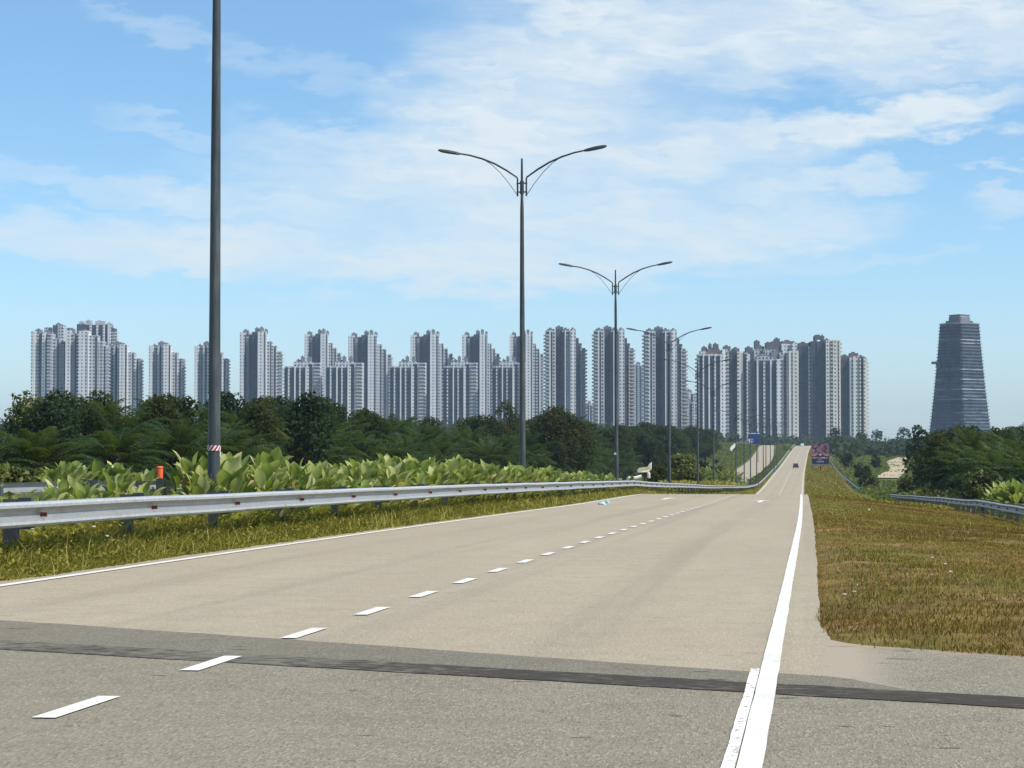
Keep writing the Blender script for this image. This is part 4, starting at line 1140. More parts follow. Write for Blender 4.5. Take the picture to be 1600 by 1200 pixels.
# ------------------------------------------------------------------ apartment towers
FLOOR = 3.15
def facade_fn(wall, wall2, glass, fx0, fx1, fz0, fz1, bay):
    def f(t, b):
        tc = t.new('ShaderNodeTexCoord').outputs['Object']
        nrm = t.new('ShaderNodeTexCoord').outputs['Normal']
        x, y, z = t.xyz(tc); nx_, ny_, nz_ = t.xyz(nrm)
        side = t.math('GREATER_THAN', t.math('ABSOLUTE', nx_), .5)
        u = t.math('ADD', t.math('MULTIPLY', x, t.math('SUBTRACT', 1.0, side)), t.math('MULTIPLY', y, side))
        fu = t.math('FRACT', t.math('MULTIPLY', u, 1 / bay)); fz = t.math('FRACT', t.math('MULTIPLY', z, 1 / FLOOR))
        def band(v, a, c): return t.math('MULTIPLY', t.math('GREATER_THAN', v, a), t.math('LESS_THAN', v, c))
        win = t.math('MULTIPLY', band(fu, fx0, fx1), band(fz, fz0, fz1))
        win = t.math('MULTIPLY', win, t.math('LESS_THAN', t.math('ABSOLUTE', nz_), .5))
        cell = t.vec(t.math('FLOOR', t.math('MULTIPLY', u, 1 / bay)), t.math('FLOOR', t.math('MULTIPLY', z, 1 / FLOOR)), 0)
        wn = t.new('ShaderNodeTexWhiteNoise'); t.put(wn.inputs['Vector'], cell)
        n = t.noise(t.scale(tc, (1, 1, .12)), .25, 4, .6)
        wc = t.mix(t.smooth(n, .35, .65), wall, wall2)
        gc = t.mix(t.math('MULTIPLY', wn.outputs[0], .8), glass, tuple(min(1, c * 2.6 + .03) for c in glass))
        t.put(b.inputs['Base Color'], t.mix(win, wc, gc))
        t.put(b.inputs['Roughness'], t.math('SUBTRACT', .8, t.math('MULTIPLY', win, .5)))
    return f
mat('tower_white', (.6, .6, .6), .8, 0, .3, facade_fn((.76, .76, .74), (.64, .64, .62), (.035, .045, .06), .34, .66, .30, .72, 3.3))
mat('tower_pale', (.5, .5, .5), .8, 0, .3, facade_fn((.50, .51, .52), (.40, .41, .425), (.03, .036, .05), .25, .75, .28, .76, 3.0))
mat('tower_grey', (.3, .3, .3), .8, 0, .3, facade_fn((.085, .09, .10), (.055, .06, .068), (.03, .035, .05), .2, .8, .28, .80, 2.8))
mat('tower_cream', (.5, .5, .4), .8, 0, .3, facade_fn((.74, .70, .61), (.62, .59, .51), (.06, .07, .08), .3, .7, .3, .72, 3.3))
mat('tower_glass', (.05, .07, .1), .35, 0, .5, facade_fn((.075, .085, .10), (.055, .065, .08), (.014, .020, .032), .10, .90, .20, .96, 2.4))
mat('tower_slab', (.5, .5, .5), .8, 0, .3, noisy((.50, .50, .50), (.40, .40, .41), .3))
mat('tower_roof', (.14, .12, .12), .9, 0, .2, noisy((.15, .13, .13), (.10, .09, .095), .3))
mat('tower_roof_grey', (.2, .2, .2), .9, 0, .2, noisy((.22, .22, .23), (.15, .15, .16), .3))
WALL = {'W': 'tower_white', 'P': 'tower_pale', 'D': 'tower_grey', 'C': 'tower_cream'}
def comb(m, a, b, f0, f1, H, swap=False):
    """a stack of balconies in one piece: parapets at f0, joined by a thin wall at f1"""
    prof = []; z = FLOOR; fi = f1 + (.06 if f0 < f1 else -.06)
    while z < H - 2:
        prof += [(f1, z - .2), (f0, z - .2), (f0, z + .95), (f1, z + .95)]; z += FLOOR
    n = len(prof); prof += [(fi, prof[-1][1]), (fi, prof[0][1])]
    P = (lambda u, v, zz: (v, u, zz)) if swap else (lambda u, v, zz: (u, v, zz))
    N = len(prof)
    vs = [P(a, v, zz) for v, zz in prof] + [P(b, v, zz) for v, zz in prof]
    fs = [(i, (i+1) % N, N + (i+1) % N, N + i) for i in range(N)]
    for o_ in (0, N):
        for i in range(0, n, 4): fs.append(tuple(o_ + i + k_ for k_ in (0, 1, 2, 3)))
    m.add(vs, fs)
def tower(name, label, px_c, D, blocks, roofs, base_y=690, thick=15, group='apartment towers beyond the forest', rot=0.0, roofmat='tower_roof_grey'):
    """blocks: (px0, px1, top_y, set back in metres, strips, options); strips such as 'W2G1B1': letter and relative width"""
    x, y, _ = at(px_c, D); zb = -8.0
    root = empty(name, (x, y, zb), PSI + rot); tag(root, label, 'apartment tower', group)
    k = D / F
    for (p0, p1, ty, dd, strips, opt) in blocks:
        X0, X1 = (p0 - px_c) * k, (p1 - px_c) * k
        H = zat(ty, D) - zb
        base = 'W' if 'base' not in opt else opt['base']
        core = MB(); core.box(X0 + .15, X1 - .15, dd + 1.6, dd + opt.get('thick', thick), 0, H - 1.2)
        core.box(X0, X1, dd + 1.4, dd + opt.get('thick', thick) + .2, H - 1.2, H)       # parapet
        wing = core.build('wing', MATS[opt.get('side', WALL[base])], root)
        items = [(strips[i], float(strips[i+1])) for i in range(0, len(strips), 2)]
        tot = sum(wt_ for _, wt_ in items); a = X0
        groups = {}
        for ch, wt_ in items:
            b = a + (X1 - X0) * wt_ / tot
            m = groups.setdefault(ch, MB())
            if ch in WALL: m.box(a, b, dd - .9 if ch in 'WC' else dd + .1, dd + 1.58, 0, H - (.0 if ch in 'WC' else .9))
            elif ch == 'G': m.box(a, b, dd + .9, dd + 1.58, 0, H - 1.5)
            elif ch == 'N':
                m.box(a, b, dd + 1.2, dd + 1.58, 0, H - 2)
            elif ch == 'B':
                gm = groups.setdefault('G', MB()); gm.box(a, b, dd + .9, dd + 1.58, 0, H - 1.5)
                comb(m, a + .1, b - .1, dd - .9, dd + .88, H)
            a = b
        for ch, m in groups.items():
            if not m.v: continue
            if ch in WALL: m.build('wall_strip', MATS[WALL[ch]], wing)
            elif ch == 'G': m.build('glazing', MATS['tower_glass'], wing)
            elif ch == 'N': m.build('recess', MATS['tower_grey'], wing)
            else: m.build('balcony_stack', MATS['tower_slab'], wing)
        for sd_ in opt.get('teeth', ''):                 # balconies that stick out of the flank
            e0, e1 = (X1 + 1.6, X1 + .02) if sd_ == 'r' else (X0 - 1.6, X0 - .02)
            for ya, yb in ((.5, 5.5), (7.5, 12)):
                m = MB(); comb(m, dd + ya, dd + yb, e0, e1, H, True); m.build('balcony_stack', MATS['tower_slab'], wing)
    for (p0, p1, ty, bot, dd) in roofs:
        m = MB(); X0, X1 = (p0 - px_c) * k, (p1 - px_c) * k
        m.box(X0, X1, dd + 3, dd + 11, zat(bot, D) - zb - 1.5, zat(ty, D) - zb)
        m.box(X0 + (X1-X0)*.25, X0 + (X1-X0)*.6, dd + 4.5, dd + 8, zat(ty, D) - zb, zat(ty, D) - zb + 1.1)
        m.build('roof_house', MATS[roofmat], root)
    return root

def stepped(label, x0, x1, ty, D, low=None, gp='tall stepped towers of the back row', light=True):
    """slim tower: two tall blocks and wings that step down to the east"""
    s = (x1 - x0) / 62.0; X = lambda v: x0 + v * s; Y = lambda v: ty + v
    w = 'W' if light else 'P'
    tower('apartment_tower', label, (x0 + x1) / 2, D, [
        (X(0), X(9), Y(5), 4, w+'3N1', {'base': w}),
        (X(9), X(19), Y(6), 8, 'B2G2D1', {'base': 'P'}),
        (X(19), X(29), Y(4), 2, 'D1G2N1', {'base': 'D'}),
        (X(29), X(42), Y(4), -2, 'W5G1P1', {'base': 'W'}),
        (X(42), X(48), Y(18), 8, 'P2G1', {'base': 'P'}),
        (X(48), X(54), Y(25), 13, 'P1G1', {'base': 'P', 'teeth': ''}),
        (X(54), X(61), Y(33), 18, 'W1B2', {'base': 'P', 'teeth': 'r'})],
        [(X(4), X(12), Y(1), Y(5), 5), (X(23), X(29), Y(-2), Y(4), 3), (X(31), X(36), Y(-3), Y(4), 0), (X(38), X(42), Y(0), Y(4), 2)], group=gp)
def slim(label, x0, x1, ty, D, gp='short slim towers at the western end'):
    s = (x1 - x0) / 50.0; X = lambda v: x0 + v * s; Y = lambda v: ty + v
    tower('apartment_tower', label, (x0 + x1) / 2, D, [
        (X(0), X(6), Y(6), 3, 'W1', {'base': 'W'}), (X(6), X(13), Y(7), 6, 'B2N1', {'base': 'P'}),
        (X(13), X(24), Y(5), 1, 'P1G1W1', {'base': 'P'}), (X(24), X(34), Y(4), -2, 'W3G1', {'base': 'W'}),
        (X(34), X(42), Y(16), 6, 'P2G1', {'base': 'P'}), (X(42), X(50), Y(25), 11, 'W1G1B1', {'base': 'P', 'teeth': 'r'})],
        [(X(13), X(24), Y(0), Y(5), 3), (X(4), X(9), Y(4), Y(7), 6), (X(25), X(31), Y(3), Y(5), 0)], group=gp)
def glassy(label, x0, x1, ty, D, gp='lower glass fronted towers of the front row', back=8.0):
    s = (x1 - x0) / 56.0; X = lambda v: x0 + v * s; Y = lambda v: ty + v
    tower('apartment_tower', label, (x0 + x1) / 2, D, [
        (X(0), X(37), Y(14), 0, 'W.5G3W.4G3W.35G3W.4G3W1.1'.replace('.5', '1').replace('.4', '1').replace('.35', '1').replace('1.1', '2') if False else 'G3W1G4W1G3W1G4W2', {'base': 'P', 'teeth': 'l'}),
        (X(37), X(56), Y(8), 9, 'G2P1B4W1', {'base': 'P', 'side': 'tower_pale'}),
        (X(12), X(40), Y(6), 12, 'P1', {'base': 'P'})],
        [(X(23), X(28), Y(-2), Y(6), 12), (X(33), X(39), Y(-1), Y(6), 12), (X(16), X(22), Y(3), Y(6), 13)], group=gp)
def slab_tower(label, x0, x1, ty, D):
    s = (x1 - x0) / 63.0; X = lambda v: x0 + v * s; Y = lambda v: ty + v
    tower('apartment_tower', label, (x0 + x1) / 2, D, [
        (X(0), X(16), Y(7), 0, 'B2W1G1P2', {'base': 'P', 'teeth': 'l'}),
        (X(16), X(28), Y(4), 8, 'D1', {'base': 'D'}),
        (X(26), X(39), Y(7), 0, 'G2W1B3W1', {'base': 'P'}),
        (X(39), X(47), Y(6), -2, 'W2P1', {'base': 'C'}),
        (X(47), X(52), Y(18), 9, 'D1G1', {'base': 'D'}), (X(52), X(57), Y(26), 13, 'D1B1', {'base': 'D'}),
        (X(57), X(63), Y(33), 17, 'B1', {'base': 'P', 'teeth': 'r'})],
        [(X(16), X(28), Y(0), Y(6), 8), (X(3), X(14), Y(4), Y(7), 2), (X(27), X(37), Y(4), Y(7), 1), (X(39), X(46), Y(4), Y(7), -1)], group='big towers with dark central shafts')

WEST = 'towers of the western cluster'
tower('apartment_tower', 'tall white tower at the western end of the skyline, nearest the sapling', 74, 1900, [
    (47, 53, 517, 2, 'W1', {'base': 'W', 'teeth': ''}), (53, 64, 518, 6, 'P2G2N1', {'base': 'P'}), (64, 72, 519, 3, 'W2G1', {'base': 'W'}), (72, 80, 521, 1, 'B2P1', {'base': 'P'}),
    (80, 88, 528, 7, 'P2G1', {'base': 'P'}), (88, 96, 532, 10, 'P1B1', {'base': 'P'}), (96, 102, 534, 14, 'G1P1', {'base': 'D'})], [(51, 60, 514, 518, 5), (66, 78, 517, 521, 3)], group=WEST)
tower('apartment_tower', 'tower with jumbled grey roof standing behind the tall white western one', 88, 2100, [
    (68, 80, 511, 0, 'P1G1', {'base': 'P'}), (80, 96, 507, 4, 'D1P1', {'base': 'P'}), (96, 106, 511, 7, 'W1G1', {'base': 'P'})], [(84, 92, 505, 507, 3)], group=WEST)
tower('apartment_tower', 'tall white tower with wings stepping down, in front of the broad dark western one', 131, 1900, [
    (101, 109, 516, 2, 'W1', {'base': 'W'}), (109, 122, 519, 5, 'B2G1P2', {'base': 'P'}), (122, 137, 517, -1, 'W5P2', {'base': 'W'}), (137, 149, 523, 6, 'P2G1', {'base': 'P'}), (149, 157, 532, 10, 'P1', {'base': 'P'}), (157, 161, 538, 14, 'G1P1', {'base': 'P', 'teeth': 'r'})],
    [(105, 112, 513, 517, 4), (126, 134, 515, 518, 1)], group=WEST)
tower('apartment_tower', 'broad dark tower with white roof terraces, tallest of the western cluster', 148, 2150, [
    (119, 131, 506, 0, 'D1G1', {'base': 'D'}), (131, 162, 507, 2, 'G3W1G3W1G3W1', {'base': 'D'}), (162, 171, 506, 4, 'G1W1', {'base': 'D'}), (171, 176, 512, 7, 'B1', {'base': 'D', 'teeth': 'r'})],
    [(121, 128, 502, 506, 2), (131, 140, 500, 507, 3), (146, 161, 501, 507, 3), (164, 171, 504, 507, 5)], group=WEST, roofmat='tower_slab')
slim('short slim tower touching the western cluster', 161, 215, 534, 1950)
slim('short slim tower standing alone between the western cluster and the taped pole', 231.5, 282, 534, 1950)
slim('short slim tower partly hidden by the taped lamp pole', 303, 352, 534, 1950)
stepped('tall stepped tower standing alone just east of the taped pole', 373.5, 436, 514, 1950)
stepped('tall stepped tower behind the first low glass fronted tower', 475, 530, 517, 2150)
stepped('tall stepped tower behind the second low glass fronted tower, dark shaft in its middle', 543.5, 610, 519, 2100)
stepped('tall stepped tower behind the third low glass fronted tower', 641, 707, 518, 2100)
stepped('tall stepped tower behind the fourth low glass fronted tower', 721.5, 781, 518, 2100)
stepped('tall stepped tower right behind the pole of the second street lamp', 796, 850, 518, 2100)
for i, (a, b) in enumerate(((444, 500), (509.5, 566), (609.5, 665), (692.5, 746), (769.5, 822))):
    glassy(('first', 'second', 'third', 'fourth', 'fifth')[i] + ' low glass fronted tower with white mullions, counting from the taped pole', a, b, 558, 1850)
slab_tower('big stepped tower with dark central shaft just east of the second street lamp', 852.5, 916, 509, 1800)
slab_tower('big stepped tower with dark central shaft behind the third street lamp', 928.5, 992, 509, 1800)
slab_tower('big stepped tower with dark central shaft behind the fourth street lamp', 1007.5, 1075, 510, 1750)
HZ = 'faint towers between the big ones'
def faint(label, x0, x1, ty, D, st='P2G1P1'):
    tower('apartment_tower', label, (x0+x1)/2, D, [(x0, (x0+x1)/2, ty, 0, st, {'base': 'P'}), ((x0+x1)/2, x1, ty + 2, 4, 'G1P2', {'base': 'P'})], [(x0 + (x1-x0)*.3, x0 + (x1-x0)*.6, ty-3, ty, 3)], group=HZ)
faint('faint far tower in the gap behind the third street lamp', 988, 1010, 569, 3000)
faint('low far block in the gap before the big tower of the third lamp', 914, 930, 630, 2600)
faint('low pale block in the gap beside the big tower of the fourth lamp', 1066, 1092, 612, 2400, 'W1B2W1')
faint('lowest grey block in the gap between the big towers and the dark glass tower', 1062, 1092, 626, 2200)
EAST = 'towers of the eastern cluster'
tower('apartment_tower', 'dark glass tower with white mullions at the western side of the eastern cluster', 1126, 1700, [
    (1091, 1130, 553, 0, 'B1G2W1G3W1G3W1G3W2', {'base': 'P', 'side': 'tower_cream', 'teeth': 'l'}), (1130, 1146, 545, 6, 'W2B2G2', {'base': 'P'}), (1146, 1153, 548, 8, 'G1D1', {'base': 'D'}), (1153, 1161.5, 549, 4, 'C2P1', {'base': 'C'}), (1097, 1135, 547, 12, 'P1', {'base': 'P'})],
    [(1111, 1115, 536, 548, 12), (1118, 1126, 536, 548, 12), (1100, 1108, 541, 548, 12), (1108, 1127, 544, 550, 8), (1133, 1144, 540, 546, 7), (1148, 1158, 543, 548, 8)], group=EAST, roofmat='tower_roof')
tower('apartment_tower', 'narrow dark tower glimpsed between the two front glass towers of the eastern cluster', 1170, 1800, [
    (1161, 1172, 553, 0, 'D1W1', {'base': 'D'}), (1165, 1180, 548, 6, 'P1D2', {'base': 'D'})], [(1167, 1178, 542, 549, 4)], group=EAST, roofmat='tower_roof')
tower('apartment_tower', 'tower with brown stepped roof blocks in the middle of the eastern cluster', 1196, 1900, [
    (1179, 1198, 545, 4, 'P2G1P1', {'base': 'P'}), (1196, 1224, 546, 2, 'P1G1D1', {'base': 'P'})],
    [(1181, 1189, 532, 545, 4), (1198, 1207, 535, 547, 3), (1206, 1222, 533, 547, 4), (1213, 1221, 528, 535, 6), (1186, 1197, 540, 546, 8)], group=EAST, roofmat='tower_roof')
tower('apartment_tower', 'pale tower with flat brown roof behind the front glass tower', 1236, 1900, [
    (1222, 1238, 537, 3, 'W1P1', {'base': 'W'}), (1238, 1250, 535, 2, 'C2P1', {'base': 'C'})], [(1224, 1244, 532, 537, 5)], group=EAST, roofmat='tower_roof')
tower('apartment_tower', 'dark glass tower with bright white corner, in front of the brown roofed ones', 1210, 1700, [
    (1172, 1214, 563, 0, 'D1G3W1G3W1G3W1G3', {'base': 'D'}), (1213, 1220, 561, -2, 'W1', {'base': 'C', 'side': 'tower_cream'}), (1220, 1234, 551, 7, 'B2G1P1', {'base': 'P'}), (1234, 1249, 548, 4, 'W1B1C3', {'base': 'C'}), (1184, 1222, 556, 11, 'P1', {'base': 'P'})],
    [(1188, 1206, 553, 560, 10), (1208, 1226, 549, 557, 9)], group=EAST, roofmat='tower_roof_grey')
tower('apartment_tower', 'slim white slab squeezed before the tallest eastern tower', 1256, 1720, [
    (1251, 1259.5, 569, 2, 'W2P1', {'base': 'C', 'side': 'tower_cream'})], [(1253, 1257, 567, 569, 3)], group=EAST)
tower('apartment_tower', 'tallest eastern tower with dark glass front and bright white flank above the billboard', 1283, 1700, [
    (1251, 1268, 540, 6, 'D2G3W1', {'base': 'D'}), (1268, 1290, 533, 0, 'G3D1G3', {'base': 'D'}), (1290, 1297, 532, -3, 'C3G1', {'base': 'C', 'side': 'tower_cream'}), (1297, 1309, 531, 0, 'B2C3', {'base': 'C'}), (1309, 1314.5, 531, 3, 'G1C1', {'base': 'C', 'teeth': 'r'})],
    [(1251, 1268, 535, 541, 6), (1275, 1279, 524, 534, 3), (1286, 1290.5, 524, 534, 3), (1275, 1290.5, 524, 526.5, 3.5), (1291, 1300, 530, 533, 3)], group=EAST, roofmat='tower_roof')
tower('apartment_tower', 'shorter dark tower with pale flank at the eastern end of the apartment cluster', 1335, 1700, [
    (1315, 1329, 560, 2, 'D1G2D1', {'base': 'D'}), (1328, 1333, 559, 0, 'W1', {'base': 'W'}), (1333, 1345, 557, -1, 'C3P2C1', {'base': 'C'}), (1345, 1350, 558, 3, 'G1', {'base': 'D'}), (1350, 1355.5, 558, 1, 'C1', {'base': 'C', 'teeth': 'r'})],
    [(1317, 1331, 555, 560, 4), (1331, 1344, 551, 558, 4), (1345, 1354, 556, 559, 5)], group=EAST, roofmat='tower_roof')

# ------------------------------------------------------------------ tapered office tower
mat('office_glass', (.05, .06, .08), .3, 0, .5, facade_fn((.060, .072, .098), (.045, .055, .078), (.020, .027, .042), .08, .92, .0, 1.0, 3.0))
def slabcol(t, b):
    c = t.new('ShaderNodeTexCoord').outputs['Object']
    x, y, z = t.xyz(c)
    wn = t.new('ShaderNodeTexWhiteNoise'); wn.noise_dimensions = '1D'; t.put(wn.inputs['W'], t.math('FLOOR', t.math('MULTIPLY', t.math('ADD', z, 1.0), 1 / 3.4)))
    n = t.noise(t.scale(c, (1, 1, 4)), .12, 3)
    v = t.math('MULTIPLY', t.smooth(wn.outputs[0], .2, .9), t.smooth(n, .35, .6))
    t.put(b.inputs['Base Color'], t.mix(v, (.045, .052, .066), (.28, .30, .33)))
mat('office_slab', (.3, .3, .32), .7, 0, .3, slabcol)
D = 1500; k = D / F
x, y, _ = at(1500, D); zb = -8
root = empty('office_tower', (x, y, zb), PSI + R(38)); tag(root, 'tall tapered dark office tower standing apart from the apartment blocks', 'office tower')
Ht = zat(506, D) - zb; nfl = 42
def half(z):
    f = z / Ht
    wpx = np.interp(f, [0, .12, .3, .5, .8, 1.0], [112, 103, 92, 82, 69, 62])
    return wpx * k / 2 / 1.40
fl = Ht / nfl
m = MB(); s_ = MB()
rings = []
for i in range(nfl + 1):
    h = half(i * fl); c = h * .10
    rings.append([(-h+c, -h, i*fl), (h-c, -h, i*fl), (h, -h+c, i*fl), (h, h-c, i*fl), (h-c, h, i*fl), (-h+c, h, i*fl), (-h, h-c, i*fl), (-h, -h+c, i*fl)])
    if i: 
        e = h + .75
        s_.bevel_box(-e, e, -e, e, i*fl - .55, i*fl + .42, e * .10)
m.loft(rings); m.build('glass_walls', MATS['office_glass'], root)
s_.build('floor_slabs', MATS['office_slab'], root)
m = MB()
h = half(Ht)
a = h * .56
Z1 = zat(492.5, D) - zb
m.bevel_box(-a, a, -a, a, Ht, Z1 - .6, a*.14)
for i in range(-3, 4): 
    m.box(i*a/3.6 - a*.08, i*a/3.6 + a*.08, -a*.9, a*.9, Z1-.6, Z1 + .4 * (i % 2))
m.box(-a*1.2, a*1.2, -a*1.2, a*1.2, Ht, Ht + 2.2)
m.build('crown', MATS['tower_roof_grey'], root)
m = MB()
zz = zat(568, D) - zb; hh = half(zz)
for sx, sy in ((-1, 0),):
    m.box(-hh - 5.5, -hh + 1, hh*.55, hh*.95, zz - .5, zz + .4); m.box(-hh - 5.5, -hh - 4.9, hh*.55, hh*.95, zz + .4, zz + 1.3)
    m.box(-hh - 1.5, -hh + .5, hh*.62, hh*.88, zz - 3.2, zz - .5)
m.build('loading_platform', MATS['tower_roof_grey'], root)

# ------------------------------------------------------------------ vehicles
mat('car_dark', (.05, .055, .06), .3, .4, .5, noisy((.11, .045, .04), (.09, .038, .035), 3))
mat('car_white', (.75, .82, .82), .3, .0, .5, noisy((.75, .83, .83), (.68, .76, .76), 3))
mat('car_glass', (.02, .025, .03), .08, 0, .6, noisy((.02, .025, .03), (.03, .035, .04), 3))
mat('rubber', (.02, .02, .02), .9, 0, .2, noisy((.02, .02, .02), (.035, .033, .03), 10))
mat('chrome', (.5, .5, .5), .3, .8, .5, noisy((.5, .5, .5), (.4, .4, .4), 10))
mat('tail_red', (.35, .01, .01), .3, 0, .5, noisy((.35, .01, .01), (.25, .01, .01), 10))
mat('head_white', (.8, .8, .78), .2, 0, .6, noisy((.8, .8, .78), (.7, .7, .68), 10))
def car(px, d, body, label, away=True):
    x, y, _ = at(px, d); z = float(ZR(y))
    slope = math.atan((float(ZR(y + 3)) - float(ZR(y - 3))) / 6)
    root = empty('car', (x, y, z + .03)); root.rotation_euler = (slope if away else -slope, 0, 0 if away else math.pi)
    tag(root, label, 'car', 'cars on the far road')
    def sec(pts, w0, w1): return pts
    side = [(-2.15, .30), (-2.2, .62), (-2.1, .88), (-1.2, .93), (1.0, .92), (1.95, .78), (2.2, .60), (2.2, .32), (1.7, .24), (-1.8, .24)]
    m = MB()
    rings = []
    for xx, inset in ((-.86, .06), (-.80, 0), (.80, 0), (.86, .06)):
        rings.append([(xx, yy * (1 - inset * .3), .58 + (zz - .58) * (1 - inset * 2)) for yy, zz in side])
    m.loft(rings); m.build('body', body, root)
    cab = [(-1.75, .90), (-1.35, 1.40), (-.9, 1.50), (.15, 1.50), (.55, 1.40), (1.15, .90)]
    m = MB(); m.loft([[(xx, yy * (1 - ins), zz if zz < 1 else zz - .0) for yy, zz in cab] for xx, ins in ((-.74, .0), (-.62, 0), (.62, 0), (.74, .0))])
    cabin = m.build('roof', body, root)
    g1 = MB()
    for ysgn, (ya, za, yb, zb_) in ((1, (1.13, .93, .58, 1.37)), (-1, (-1.745, .93, -1.375, 1.37))):
        off = .012 if ysgn > 0 else -.012
        g1.add([(-.64, ya + off, za), (.64, ya + off, za), (.56, yb + off, zb_), (-.56, yb + off, zb_)], [(0, 1, 2, 3) if ysgn < 0 else (3, 2, 1, 0)])
    g1.build('windscreen', MATS['car_glass'], cabin)
    for sx in (-1, 1):
        g2 = MB(); xx = sx * .748
        g2.add([(xx, -1.45, .95), (xx, .95, .95), (xx, .45, 1.38), (xx, -1.2, 1.38)], [(0, 1, 2, 3) if sx > 0 else (3, 2, 1, 0)])
        g2.build('side_window', MATS['car_glass'], cabin)
        for yy in (-1.35, 1.35):
            wv = MB(); wv.tube([(sx*.68, yy, .31), (sx*.87, yy, .31)], .31, 16)
            wh = wv.build('wheel', MATS['rubber'], root)
            wv = MB(); wv.tube([(sx*.865, yy, .31), (sx*.882, yy, .31)], .19, 12); wv.build('rim', MATS['chrome'], wh)
        lt = MB(); lt.box(sx*.72 - .13, sx*.72 + .13, -2.21, -2.08, .64, .80); lt.build('tail_light', MATS['tail_red'], root)
        lt = MB(); lt.box(sx*.62 - .17, sx*.62 + .17, 2.02, 2.20, .56, .68); lt.build('headlight', MATS['head_white'], root)
    m = MB(); m.box(-.86, .86, -2.26, -2.14, .28, .48); m.build('rear_bumper', MATS['rubber'], root)
    m = MB(); m.box(-.86, .86, 2.14, 2.27, .28, .46); m.build('front_bumper', MATS['rubber'] if away else body, root)
    return root
car(1243, 640, MATS['car_dark'], 'dark car driving away up the far road')
car(1253.5, 1135, MATS['car_white'], 'pale car coming over the top of the far hill', False)

# ------------------------------------------------------------------ billboard and road sign
def board_fn(t, b):
    x, y, z = t.xyz(t.new('ShaderNodeTexCoord').outputs['Object'])
    v = t.vec(x, z, 0)
    n1 = t.noise(v, 1.1, 4, .6); n2 = t.noise(t.scale(v, (1, 1.6, 1)), 2.4, 4, .7)
    dark = (.035, .018, .05)
    pic = t.mix(t.smooth(n1, .42, .6), (.035, .018, .022), (.32, .13, .20))
    pic = t.mix(t.smooth(n2, .55, .68), pic, (.55, .48, .55))
    low = t.math('SUBTRACT', 1.0, t.smooth(t.math('ADD', z, t.math('MULTIPLY', n1, .8)), 4.9, 5.7))
    pic = t.mix(t.math('MULTIPLY', low, .9), pic, (.68, .24, .15))
    edge = t.math('SUBTRACT', 4.75, t.math('MULTIPLY', t.math('COSINE', t.math('MULTIPLY', x, 1.7)), -.35))
    up = t.smooth(t.math('SUBTRACT', z, edge), -.05, .05)
    t.put(b.inputs['Base Color'], t.mix(up, dark, pic))
mat('billboard_print', (.1, .05, .1), .6, 0, .3, board_fn)
mat('sign_white', (.75, .75, .75), .6, 0, .3, noisy((.75, .74, .76), (.66, .65, .68), 3))
mat('rust_cloth', (.40, .11, .045), .85, 0, .1, noisy((.42, .12, .05), (.28, .07, .03), 2))
Db = 590; x, y, z = at(1281.5, Db); kb = Db / F
root = empty('billboard', (x, y, z), R(3)); tag(root, 'purple billboard with a colourful picture and white lettering on the grass verge', 'billboard')
wz = 13.2 * kb; zt_, zb_ = zat(693, Db) - z, zat(725, Db) - z
m = MB(); m.box(-wz, wz, -.10, .10, zb_, zt_); pn = m.build('panel', MATS['billboard_print'], root)
pn['label'] = 'panel printed with a purple and orange picture above a dark field'
m = MB()
m.box(-wz-.12, wz+.12, -.14, .14, zb_-.35, zb_-.004); m.box(-wz-.12, -wz-.004, -.14, .14, zb_, zt_+.1); m.box(wz+.004, wz+.12, -.14, .14, zb_, zt_+.1)
m.build('frame', MATS['tower_roof_grey'], root)
for sx in (-.92, .92):
    m = MB(); m.tube([(sx*wz, .3, -.5), (sx*wz, .3, zt_ - .3)], .09, 8); m.box(sx*wz-.05, sx*wz+.05, .1, .3, zb_+.5, zb_+.7); m.build('post', MATS['zinc_dark'], root)
tx = MB(); gx = random.Random(3)
def letters(tx, xa, xb, z0, h, n):
    wl = (xb - xa) / n
    for i in range(n):
        if gx.random() < .1: continue
        a = xa + i * wl; b = a + wl * .78; t = wl * .22; f = -.112
        tx.box(a, a + t, f, -.10, z0, z0 + h)
        kk = gx.randrange(4)
        if kk != 3: tx.box(a + t + .002, b, f, -.10, z0 + h - t, z0 + h)
        if kk != 1: tx.box(a + t + .002, b, f, -.10, z0, z0 + t)
        if kk in (0, 2): tx.box(b - t, b, f, -.10, z0 + t + .002, z0 + h - t - .002)
zz = lambda py: zat(py, Db) - z
letters(tx, -wz*.93, wz*.93, zz(716.2), .36, 18)
letters(tx, -wz*.42, wz*.42, zz(722.2), .34, 9)
letters(tx, -wz*.25, wz*.25, zz(719), .18, 9)
tx.box(-.35, .35, -.112, -.10, zz(711.6), zz(711.2)); 
for i in range(4): tx.box(-.33 + i*.17, -.22 + i*.17, -.112, -.10, zz(711.1), zz(709.6 - .5 * (i in (1, 2))))
tx.build('lettering', MATS['sign_white'], pn)
m = MB()
rings = []
for f, ww, xo in ((0, .85, -.15), (.25, .62, -.1), (.5, .45, -.2), (.75, .42, .05), (.9, .52, .1), (1, .3, .2)):
    zz_ = zz(728) + (zz(743) - zz(728)) * f + .0
    rings.append([(xo - ww*.6, -.06, zz_), (xo, -.22, zz_), (xo + ww*.6, -.05, zz_), (xo, .05, zz_)])
m.loft(rings)
cl = m.build('torn_banner', MATS['rust_cloth'], None, (x + .35, y - .5, z)); tag(cl, 'rust orange banner strip hanging below the purple billboard', 'banner')

